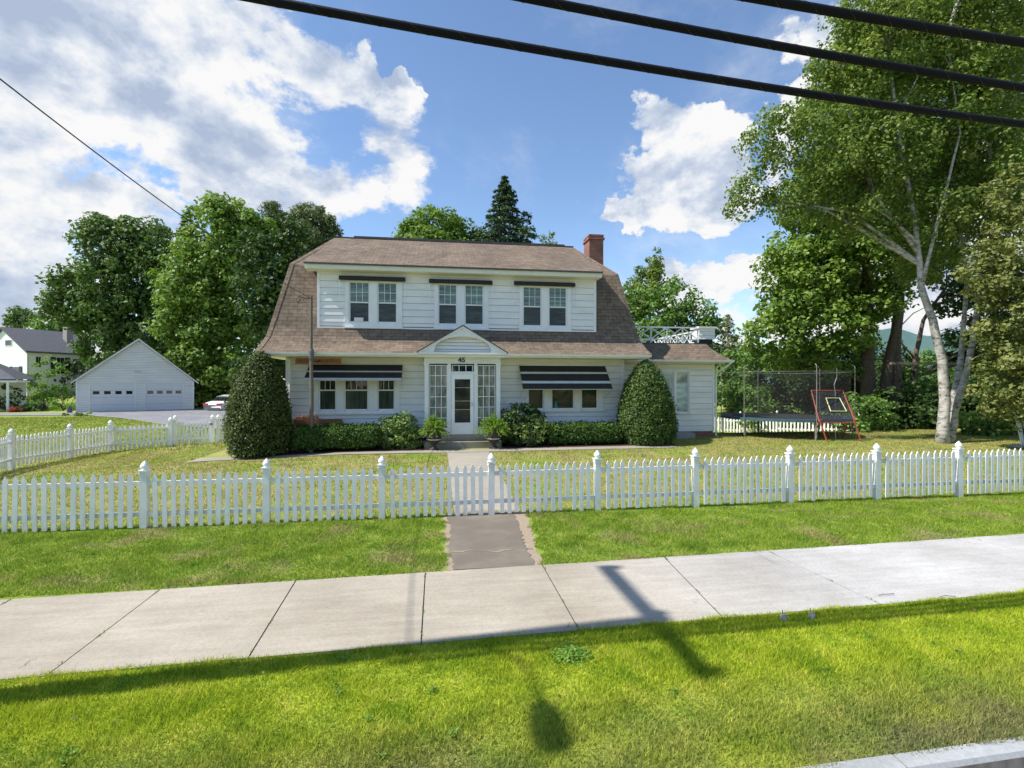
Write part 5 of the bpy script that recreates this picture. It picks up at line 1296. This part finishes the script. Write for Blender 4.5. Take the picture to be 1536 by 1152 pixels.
T('maple_tree', 'broad green tree behind the roof deck', 'tree', 1010, 40, [[(1010, 600), (1010, 520), (1008, 450)]],
  [(1005, 450, 36, 28), (965, 480, 42, 40), (1040, 480, 40, 32), (1000, 520, 60, 50), (1075, 510, 28, 30), (1085, 560, 30, 40), (935, 450, 14, 26)], 'leaf_shrub', dens=.55, cr=.75, per=50, L=.27, W=.17, r=.3)
conifer('pine_tree', 'young pine at the right corner of the deck', 1092, 38, 470, .34, 'leaf_pine', droop=-.1, gap=.4, L=.34, W=.08, dens=1.2, upturn=.3)
T('birch_tree', 'pale hazy tree on the horizon at the far left', 'tree', 34, 95, [[(34, 590), (34, 520), (34, 470)]], [(34, 476, 18, 18), (20, 482, 12, 12), (52, 482, 12, 12)], 'leaf_oak', dens=.3, cr=1, per=30, L=.5, W=.3, r=.3, shell=.3)
T('maple_tree', 'low rounded tree behind the neighbouring house', 'tree', 92, 82, [[(92, 590), (92, 520), (92, 490)]], [(75, 492, 22, 14), (100, 490, 20, 14), (120, 485, 22, 16)], 'leaf_shrub', dens=.3, cr=1, per=40, L=.5, W=.3, r=.3, shell=.4)
# big right-hand trees
T('maple_tree', 'large twin trunked maple behind the trampoline', 'tree', 1300, 25.5, [[(1303, 605), (1301, 540), (1304, 470), (1300, 360), (1290, 220)], [(1322, 612), (1330, 560), (1342, 500), (1350, 430), (1365, 300)], [(1345, 600), (1344, 520), (1352, 440), (1330, 330)]],
  [(1215, 425, 62, 52), (1160, 500, 44, 38), (1190, 455, 50, 36), (1250, 330, 70, 70), (1320, 380, 70, 60), (1290, 250, 76, 70), (1180, 385, 42, 32), (1245, 490, 70, 36), (1310, 455, 46, 26), (1370, 260, 60, 80), (1240, 540, 52, 26, 1), (1190, 540, 40, 26, 1), (1300, 160, 70, 60, 1), (1400, 380, 40, 36, 2), (1270, 400, 90, 80, 1.5), (1220, 300, 50, 50, 1.5), (1340, 300, 90, 90, 2.5), (1330, 90, 80, 70, 2), (1250, 180, 50, 60, 1)],
  'leaf_maple', dens=.85, cr=.62, per=52, L=.21, W=.145, r=.38, nl=26, shell=.55)
T('birch_tree', 'leaning white barked birch clump on the right of the lawn', 'tree', 1413, 18, [[(1413, 663), (1417, 600), (1414, 540), (1398, 480), (1382, 430), (1372, 330), (1345, 180), (1325, 20)], [(1424, 662, .2), (1432, 620, .3), (1452, 550, .3), (1470, 440, .4), (1482, 300, .4), (1490, 80, .5)], [(1420, 660, .6), (1432, 590, .8), (1442, 540, 1), (1450, 420, 1), (1430, 260, 1)], [(1382, 430), (1410, 320, -.3), (1440, 200, -.4), (1420, 60, -.5)], [(1378, 380), (1310, 290, .3), (1275, 210, .3), (1282, 110, .3)]],
  [(1290, 120, 60, 80), (1350, 60, 80, 70), (1250, 230, 66, 60), (1330, 220, 70, 70), (1150, 225, 34, 46), (1120, 300, 32, 26), (1180, 180, 26, 24), (1190, 300, 46, 30), (1420, 150, 76, 90), (1490, 80, 70, 90), (1480, 230, 60, 70), (1400, 330, 62, 40), (1300, 20, 60, 40), (1440, -20, 90, 60), (1240, 120, 32, 40), (1380, 80, 90, 90, 1.5), (1330, 300, 70, 60, 1.5), (1480, 330, 50, 50, 1.5), (1420, 250, 80, 70, 2), (1250, 290, 50, 50, 1), (1380, 400, 40, 26, 1), (1300, 330, 50, 34)],
  'leaf_birch', bark='birch_bark', dens=2.1, cr=.42, per=44, L=.12, W=.085, r=.185, nl=34, shell=.35, flat=1.15, droop=.3)
T('linden_tree', 'olive leaved tree filling the right edge of the photo', 'tree', 1560, 16.5, [[(1560, 660), (1556, 560), (1548, 440), (1540, 300)]],
  [(1530, 480, 62, 74), (1560, 380, 90, 90), (1490, 400, 40, 48), (1518, 565, 46, 50), (1560, 560, 70, 70), (1540, 300, 60, 50), (1590, 470, 90, 120), (1530, 620, 46, 20)],
  'leaf_olive', dens=1.9, cr=.36, per=42, L=.12, W=.085, r=.2, shell=.5)
T('beech_tree', 'second olive leaved tree rising behind the birch at the top right', 'tree', 1600, 22, [[(1600, 640), (1590, 400), (1570, 200)]],
  [(1540, 130, 90, 110), (1600, 250, 110, 120), (1500, 300, 50, 60), (1620, 60, 110, 120), (1460, 40, 70, 70), (1440, 160, 70, 80), (1400, 60, 70, 70), (1470, 250, 60, 70)], 'leaf_birch', dens=.7, cr=.6, per=46, L=.17, W=.12, r=.3, shell=.5)
T('maple_tree', 'dark tree behind the birch trunks with bare lower branches', 'tree', 1395, 31, [[(1370, 610), (1374, 530), (1385, 480), (1420, 430), (1470, 390)], [(1374, 540), (1340, 500), (1370, 470), (1400, 455)]],
  [(1480, 440, 44, 46), (1430, 440, 40, 30), (1455, 520, 40, 30), (1400, 395, 40, 22), (1510, 520, 60, 50)], 'leaf_dark', dens=.6, cr=.6, per=40, L=.25, W=.16, r=.17)
# woodland edge shrubs
wood = [(1110, 30, 560, 40, 50, 'leaf_shrub', 'leafy undergrowth bush just right of the wing'), (1165, 31, 570, 44, 44, 'leaf_dark', 'dark undergrowth bush behind the trampoline net, left part'),
        (1215, 30, 575, 44, 42, 'leaf_dark', 'dark undergrowth bush behind the trampoline net, right part'), (1262, 27, 560, 30, 50, 'leaf_dark', 'dark bush behind the red rebounder'),
        (1290, 22.5, 622, 34, 34, 'leaf_shrub', 'low bright bush at the foot of the twin maple'), (1345, 24, 615, 44, 44, 'leaf_dark', 'dark bush under the horizontal wooden bar'),
        (1385, 26, 605, 40, 50, 'leaf_shrub', 'mid green bush left of the birch trunks'), (1440, 25, 600, 46, 54, 'leaf_dark', 'dark bush behind the birch trunks'),
        (1470, 20.5, 632, 44, 30, 'leaf_shrub', 'low bright bush right of the birch trunks'), (1510, 24, 600, 60, 60, 'leaf_dark', 'dark bush beneath the olive leaved tree'),
        (1580, 22, 600, 70, 70, 'leaf_dark', 'dark bush past the right edge of the lawn'), (1132, 27.5, 600, 22, 22, 'leaf_shrub', 'small bush climbing the back fence'),
        (1320, 33, 560, 60, 46, 'leaf_dark', 'dark bush deep in the woods behind the maple trunks'), (1420, 36, 560, 70, 36, 'leaf_shrub', 'distant bush in the gap below the hill')]
for px, d, py, rx, rz, lf, lb in wood:
    x, y = XY(px, d); RX = rx*d/F; RZ_ = rz*d/F; zc = zd(py, d); zg = gzf(x, y)
    bush('undergrowth_bush', lb, 'bush', [((x, y, zc), (RX, RX*.8, RZ_)), ((x-RX*.6, y-.2, (zc+zg)/2), (RX*.7, RX*.6, (zc-zg)*.6+.2)), ((x+RX*.6, y+.1, (zc+zg)/2), (RX*.7, RX*.6, (zc-zg)*.6+.2))], lf, 1.5, .5, 48, .2, .13, 'undergrowth along the woods edge', 6)
# deep woods that close the view behind the undergrowth
m_pts = []
for px, d, py, rx, rz in ((1090, 46, 575, 50, 45), (1160, 48, 565, 60, 48), (1240, 47, 555, 60, 55), (1310, 46, 575, 60, 35), (1480, 50, 545, 70, 60), (1560, 46, 540, 80, 90), (1660, 40, 500, 110, 130)):
    x, y = XY(px, d); m_pts.append(((x, y, zd(py, d)), (rx*d/F, rx*d/F*.8, rz*d/F)))
o, cc = foliage('far_woods', m_pts, 'leaf_dark', None, dens=.45, cr=1.0, per=50, L=.4, W=.26, zmin=0); tag(o, 'distant dark woodland closing the right side of the yard', 'woods', kind='stuff')
m_pts = []
for px, d, py, rx, rz in ((-20, 75, 575, 60, 25), (70, 80, 570, 60, 30), (150, 66, 575, 60, 45), (250, 62, 560, 70, 70), (340, 62, 560, 70, 80), (430, 55, 560, 60, 60), (520, 62, 575, 80, 60)):
    x, y = XY(px, d); m_pts.append(((x, y, zd(py, d)), (rx*d/F, rx*d/F*.8, rz*d/F)))
o, cc = foliage('far_woods', m_pts, 'leaf_dark', None, dens=.2, cr=1.3, per=50, L=.5, W=.32, zmin=0); tag(o, 'distant dark woodland behind the garage and the left trees', 'woods', kind='stuff')
# trees across the street, behind the camera, that the windows mirror
m_pts = [((x, -26-3*math.sin(x), 4.5+1.5*math.sin(x*1.7)), (5, 3.5, 5.5+1.5*math.sin(x*2.3))) for x in np.arange(-45, 62, 7.5)]
o, cc = foliage('far_woods', m_pts, 'leaf_shrub', None, dens=.12, cr=1.5, per=40, L=.7, W=.5, zmin=0); tag(o, 'row of trees across the street mirrored in the windows', 'woods', kind='stuff')
# neighbour's bushes and flower bed
for px, d, py, rx, rz, lf, lb in ((72, 44, 572, 30, 34, 'leaf_shrub', 'large loose bush between the farmhouse and the garage'), (42, 42, 585, 22, 22, 'leaf_maple', 'rounded green bush right of the porch post'),
                                 (97, 42, 600, 16, 16, 'leaf_dark', 'dark low bush at the left wall of the garage'), (8, 39.5, 598, 20, 22, 'leaf_dark', 'dark bush against the porch at the left edge'),
                                 (60, 39.5, 608, 22, 8, 'leaf_shrub', 'low flower bed plants beside the driveway, left clump'), (92, 39.5, 609, 16, 7, 'leaf_fern', 'low yellow green bed plants beside the garage'),
                                 (112, 33.2, 629, 6, 4, 'leaf_dark', 'tiny round plant on the neighbouring lawn edge, left of a yellow one'), (130, 33.2, 630, 12, 4, 'leaf_fern', 'small yellow green plants on the neighbouring lawn edge'), (97, 33.4, 629, 6, 4, 'leaf_shrub', 'tiny plant at the left end of the lawn edge row')):
    x, y = XY(px, d); RX = rx*d/F; RZ_ = rz*d/F; sc = min(1, RX/1.2)
    bush('garden_bush', lb, 'bush', [((x, y, zd(py, d)), (RX, RX*.8, RZ_)), ((x+RX*.2, y, max(gzf(x, y)+.1, zd(py, d)-RZ_*.6)), (RX*.8, RX*.7, RZ_*.6))], lf, .9/sc**1.2, .42*sc+.05, 40, .22*sc**.5, .14*sc**.5, None, 5)
for px, d, py, mt, lb in ((25, 38, 615, 'flower_red', 'red flowering plant below the porch at the left'), (35, 38.4, 612, 'leaf_dark', 'dark purple plant beside the red flowers'), (60, 40, 606, 'flower_pink', 'small pink flowers in the neighbouring bed')):
    x, y = XY(px, d); z = zd(py, d); g0_ = gzf(x, y); root = thing('flowering_plant', lb, 'plant', (x, y, g0_)); k = 500
    c = np.array([x, y, (z+g0_)/2+.05]); P = c+unit(rng.normal(size=(k, 3)))*np.array([.5, .5, (z-g0_)*.5+.1])*rng.uniform(.5, 1, (k, 1))
    npmesh('leaves', leafquads(P, rng.normal(size=P.shape)+np.array([0, 0, .5]), .14, .09), 4, 'leaf_dark', root, rng.uniform(0, 1, k))
    k = 160; P = c+unit(rng.normal(size=(k, 3))+np.array([0, -.3, .6]))*np.array([.5, .5, (z-g0_)*.5+.14])*rng.uniform(.85, 1.05, (k, 1))
    npmesh('flowers', leafquads(P, rng.normal(size=P.shape)+np.array([0, 0, .5]), .12, .10), 4, mt, root, rng.uniform(0, 1, k))
x, y = XY(328, 19.2)
bush('climbing_vine', 'light green vine sprays left of the tall yew', 'plant', [((*XY(352, 17.6), zd(536, 17.6)), (.28, .15, .07)), ((*XY(346, 17.6), zd(560, 17.6)), (.12, .12, .2))], 'leaf_fern', 12, .07, 14, .07, .045, None, 3)

# ------------------------------------------------------------------ utility pole, cables and service wire
ux_, uy_ = -5.8, 4.42
def utility_pole(label, x, y, lamp=True):
    root = thing('utility_pole', label, 'utility pole', (x, y, 0), 'utility poles along the kerb')
    m = MB(); m.tube([(x, y, -.2), (x, y, 5), (x, y, 10.15)], [.165, .14, .11], 14); m.build('pole', 'pole_wood', root, True)
    m = MB(); m.bar((x+.16, y-1.1, 9.85), (x+.16, y+1.65, 9.85), .12, .14); ca_ = m.build('crossarm', 'pole_wood', root)
    m = MB()
    for dy in (-1.0, .15, 1.55): m.lathe(x+.16, y+dy, [(.03, 9.92), (.07, 9.96), (.04, 10.0), (.07, 10.04), (.03, 10.1), (0, 10.12)], 10)
    m.build('insulator', 'stone', ca_)
    m = MB(); m.tube([(x, y, 7.6), (x+.08, y-.5, 8.1), (x+.08, y-1.02, 8.12)], .022, 8); arm_ = m.build('lamp_arm', 'metal', root)
    m = MB(); m.tube([(x+.08, y-1.0, 8.12), (x+.08, y-1.07, 8.12), (x+.08, y-1.2, 8.12), (x+.08, y-1.48, 8.12), (x+.08, y-1.6, 8.10), (x+.08, y-1.63, 8.10)], [.03, .07, .11, .125, .09, .02], 12); m.build('lamp_head', 'metal', arm_)
    return root
utility_pole('wooden utility pole with crossarm and lamp, left of the view by the kerb', ux_, uy_)
dup(bpy.data.objects['utility_pole'], (31, 5.3, 0), 'wooden utility pole with crossarm and lamp, far right along the kerb')
def cable(label, y0, obs, rad):
    """obs: picture observations used to fit the sag of a cable running parallel to the road at offset y0"""
    xs_, zs_ = [], []
    for px, py in obs:
        u = (px-768)/F; # intersect the sight line with the vertical plane Y = y0 + .027 X
        k = (S+u*C, C-u*S); d = y0/(k[1]-.027*k[0]); xs_.append(d*k[0]); zs_.append(CH+(576-py)*d/F)
    cf = np.polyfit(xs_, zs_, 1); A = .0035
    # catenary with sag coefficient A, fitted through the observations
    res = np.polyfit(xs_, np.array(zs_)-A*np.array(xs_)**2, 1)
    X = np.linspace(ux_, 31, 120); Z = A*X*X+res[0]*X+res[1]
    mx = Z.max()
    pts = [(x, y0+.027*x, z) for x, z in zip(X, Z)]
    root = thing('overhead_cable', label, 'cable', pts[0], 'overhead cables along the road')
    m = MB(); m.tube(pts, rad, 12); cb = m.build('cable', 'cable_black', root, True)
    h = []; Ls = np.linspace(-5.5, 14, 1500)
    for x in Ls:
        z = A*x*x+res[0]*x+res[1]; a = x*2*math.pi/.42; h.append((x, y0+.027*x+math.cos(a)*(rad+.001), z+math.sin(a)*(rad+.001)))
    m = MB(); m.tube(h, .0015, 3, False); m.build('lashing_wire', 'lashing', cb); return zs_, xs_
cable('lowest black overhead cable crossing above the house', 4.62, [(400, 6), (640, 43), (768, 64), (1040, 112), (1240, 145), (1536, 188)], .037)
cable('middle black overhead cable, second from the house', 4.50, [(800, 1), (940, 25), (1240, 80), (1536, 133)], .039)
cable('topmost black overhead cable in the upper right corner', 4.38, [(1150, 1), (1240, 15), (1400, 41), (1536, 65)], .043)
# service drop
def lp(px, py, d): return Vector((*XY(px, d), zd(py, d)))
p0 = Vector((ux_, uy_, 6.9)); p1 = Vector((yx, yy+.1, ytop-.08))
pts = []
for k in range(41):
    t = k/40; p = p0.lerp(p1, t); p.z -= .62*4*t*(1-t)*.5; pts.append(p)
root = thing('service_wire', 'thin black service wire dropping from the road to the yard pole', 'wire', tuple(p0))
m = MB(); m.tube(pts, .010, 5); m.build('wire', 'wire_black', root)
m = MB(); q = p1+Vector((-.38, -.02, .06)); m.tube([p1, p1+Vector((-.2, 0, .0)), q, q+Vector((-.08, 0, -.14)), q+Vector((-.02, 0, -.22)), q+Vector((.06, 0, -.08))], .013, 5); m.build('drip_loop', 'wire_black', root)

# ------------------------------------------------------------------ sky, sun, camera
sun_dir = Vector((-.806, -.07, 1)).normalized()
el = math.asin(sun_dir.z); az = math.atan2(sun_dir.x, sun_dir.y)
L_ = bpy.data.lights.new('sun', 'SUN'); L_.energy = 5.0; L_.angle = R(.55); L_.color = (1, .955, .88)
so = bpy.data.objects.new('sun', L_); COL.objects.link(so); so.rotation_euler = sun_dir.to_track_quat('Z', 'Y').to_euler(); so.location = (-20, -2, 30)
w = bpy.data.worlds.new('World'); scene.world = w; w.use_nodes = True; nt = w.node_tree; nt.nodes.clear()
out = nt.nodes.new('ShaderNodeOutputWorld'); sky = nt.nodes.new('ShaderNodeTexSky'); sky.sky_type = 'NISHITA'; sky.sun_disc = False
sky.sun_elevation = el; sky.sun_rotation = az; sky.air_density = 1.0; sky.dust_density = .1; sky.ozone_density = 3.5; sky.altitude = 100
bg = nt.nodes.new('ShaderNodeBackground'); bg.inputs['Strength'].default_value = .15; nt.links.new(sky.outputs[0], bg.inputs['Color'])
tc = nt.nodes.new('ShaderNodeTexCoord'); dirv = tc.outputs['Generated']
nrm = nt.nodes.new('ShaderNodeVectorMath'); nrm.operation = 'NORMALIZE'; nt.links.new(dirv, nrm.inputs[0]); dv = nrm.outputs[0]
def skydir(px, py):
    u = (px-768)/F; v = (576-py)/F; d = Vector((S+u*C, C-u*S, v)); return d.normalized()
wn = nt.nodes.new('ShaderNodeTexNoise'); wn.inputs['Scale'].default_value = 5.5; wn.inputs['Detail'].default_value = 9; wn.inputs['Roughness'].default_value = .62; nt.links.new(dv, wn.inputs['Vector'])
wm = nt.nodes.new('ShaderNodeVectorMath'); wm.operation = 'SUBTRACT'; nt.links.new(wn.outputs['Color'], wm.inputs[0]); wm.inputs[1].default_value = (.5, .5, .5)
wa = nt.nodes.new('ShaderNodeVectorMath'); wa.operation = 'MULTIPLY_ADD'; nt.links.new(wm.outputs[0], wa.inputs[0]); wa.inputs[1].default_value = (.30, .30, .30); nt.links.new(dv, wa.inputs[2]); dvw = wa.outputs[0]
def lobe(px, py, rad, sx=1.0, sy=1.0):
    """cloud bank: an elliptical region of the sky round a direction, rad in degrees"""
    c = skydir(px, py); r = c.cross(Vector((0, 0, 1))).normalized(); u = r.cross(c)
    def dot(v):
        n = nt.nodes.new('ShaderNodeVectorMath'); n.operation = 'DOT_PRODUCT'; nt.links.new(dvw, n.inputs[0]); n.inputs[1].default_value = v; return n.outputs['Value']
    a = math_(nt, 'DIVIDE', dot(r), math.sin(R(rad))*sx); b_ = math_(nt, 'DIVIDE', dot(u), math.sin(R(rad))*sy)
    d2 = math_(nt, 'ADD', math_(nt, 'MULTIPLY', a, a), math_(nt, 'MULTIPLY', b_, b_))
    front = math_(nt, 'GREATER_THAN', dot(c), 0)
    return math_(nt, 'MULTIPLY', math_(nt, 'SUBTRACT', 1, math_(nt, 'MINIMUM', d2, 1)), front)
def mx_list(l):
    o = l[0]
    for q in l[1:]: o = math_(nt, 'MAXIMUM', o, q)
    return o
big = [lobe(220, 120, 22, 1.25, .75), lobe(60, 60, 18, 1.2, 1), lobe(330, 190, 13, 1.2, .55), lobe(450, 110, 9, 1, .9), lobe(380, 30, 9), lobe(-150, 250, 22)]
cum = [lobe(1015, 275, 6.5, 1, 1), lobe(1055, 215, 5.5, .9, 1), lobe(955, 318, 3.6, 1.2, .55), lobe(1000, 195, 4.5), lobe(1080, 300, 4.5, 1, .8), lobe(1110, 430, 7, 1.4, .5), lobe(1020, 410, 3, 1.2, .6), lobe(1175, 490, 8, 1, .6), lobe(1180, 210, 4.5, .8, 1.2), lobe(1270, 30, 6, 1.1, .7), lobe(1420, 20, 9), lobe(1480, 350, 14),
       lobe(60, 330, 13, 1.4, .45), lobe(200, 335, 7, 1.4, .5), lobe(310, 285, 7, 1.3, .6), lobe(20, 430, 9, 1.3, .45), lobe(1440, 470, 14), lobe(600, 123, 2.0, 1.6, .5), lobe(545, 105, 2.2)]
side = [lobe(-900, 300, 30, 1.3, .8), lobe(2600, 250, 30, 1.3, .7)]
LB, LC = mx_list(big), mx_list(cum+side)
bank = math_(nt, 'MAXIMUM', LB, LC)
def cn(off, sc, det=10, rough=.60):
    m_ = nt.nodes.new('ShaderNodeMapping'); nt.links.new(dv, m_.inputs['Vector']); m_.inputs['Location'].default_value = off; m_.inputs['Scale'].default_value = (1, 1, 1.5)
    n = nt.nodes.new('ShaderNodeTexNoise'); n.inputs['Scale'].default_value = sc; n.inputs['Detail'].default_value = det; n.inputs['Roughness'].default_value = rough; n.inputs['Distortion'].default_value = .15
    nt.links.new(m_.outputs[0], n.inputs['Vector']); return n.outputs['Fac']
n0 = cn((3.1, 1.7, .4), 5.0)
n1 = cn((3.1+.03, 1.7, .4-.045), 5.0)
def smoothr(x, lo, hi):
    n = nt.nodes.new('ShaderNodeMapRange'); n.interpolation_type = 'SMOOTHSTEP'; nt.links.new(x, n.inputs[0]); n.inputs[1].default_value = lo; n.inputs[2].default_value = hi; return n.outputs[0]
dens0 = math_(nt, 'ADD', math_(nt, 'MULTIPLY', math_(nt, 'POWER', bank, .75), .95), math_(nt, 'MULTIPLY', math_(nt, 'SUBTRACT', n0, .5), 2.3))
cov = smoothr(dens0, .47, .70)
wisp = math_(nt, 'MULTIPLY', smoothr(cn((9, 2, 5), 2.3, 10, .68), .46, .80), .5)
cov = math_(nt, 'MAXIMUM', cov, wisp)
# sunlit billows: density difference toward the sun at two sizes; thick bank centres go grey
b1 = math_(nt, 'MULTIPLY', math_(nt, 'SUBTRACT', n0, n1), 5.0)
m0, m1 = cn((7, 4, 2), 2.4, 6), cn((7+.05, 4, 2-.08), 2.4, 6)
b2 = math_(nt, 'MULTIPLY', math_(nt, 'SUBTRACT', m0, m1), 3.5)
thick = smoothr(dens0, .50, 1.30)
patch = math_(nt, 'MULTIPLY_ADD', m0, -2.0, 1.85, True)
grey = math_(nt, 'ADD', math_(nt, 'MULTIPLY', math_(nt, 'MULTIPLY', thick, LB), 1.0), math_(nt, 'MULTIPLY', thick, .16))
grey = math_(nt, 'MULTIPLY', grey, patch)
shade = math_(nt, 'SUBTRACT', math_(nt, 'ADD', math_(nt, 'ADD', b1, b2), .86), grey, None, True)
ccol = ramp(nt, shade, [(0, (.46, .55, .72)), (.4, (.62, .70, .84)), (.75, (.86, .90, .96)), (1, (1.0, 1.0, 1.0))])
bg2 = nt.nodes.new('ShaderNodeBackground'); nt.links.new(ccol, bg2.inputs['Color']); bg2.inputs['Strength'].default_value = .70
ms = nt.nodes.new('ShaderNodeMixShader'); nt.links.new(cov, ms.inputs[0]); nt.links.new(bg.outputs[0], ms.inputs[1]); nt.links.new(bg2.outputs[0], ms.inputs[2]); nt.links.new(ms.outputs[0], out.inputs[0])
w.cycles.sampling_method = 'AUTOMATIC'

cam = bpy.data.cameras.new('camera'); cam.lens = 18; cam.sensor_width = 36; cam.clip_start = .05; cam.clip_end = 5000
co = bpy.data.objects.new('camera', cam); COL.objects.link(co); co.location = (0, 0, CH); co.rotation_euler = (R(90), 0, -TH); scene.camera = co
scene.view_settings.view_transform = 'Standard'; scene.view_settings.look = 'None'; scene.view_settings.exposure = .45; scene.view_settings.gamma = 1
scene.render.engine = 'CYCLES'; scene.cycles.use_denoising = True; scene.cycles.max_bounces = 6; scene.cycles.diffuse_bounces = 3; scene.cycles.glossy_bounces = 3; scene.cycles.transmission_bounces = 3; scene.cycles.transparent_max_bounces = 6
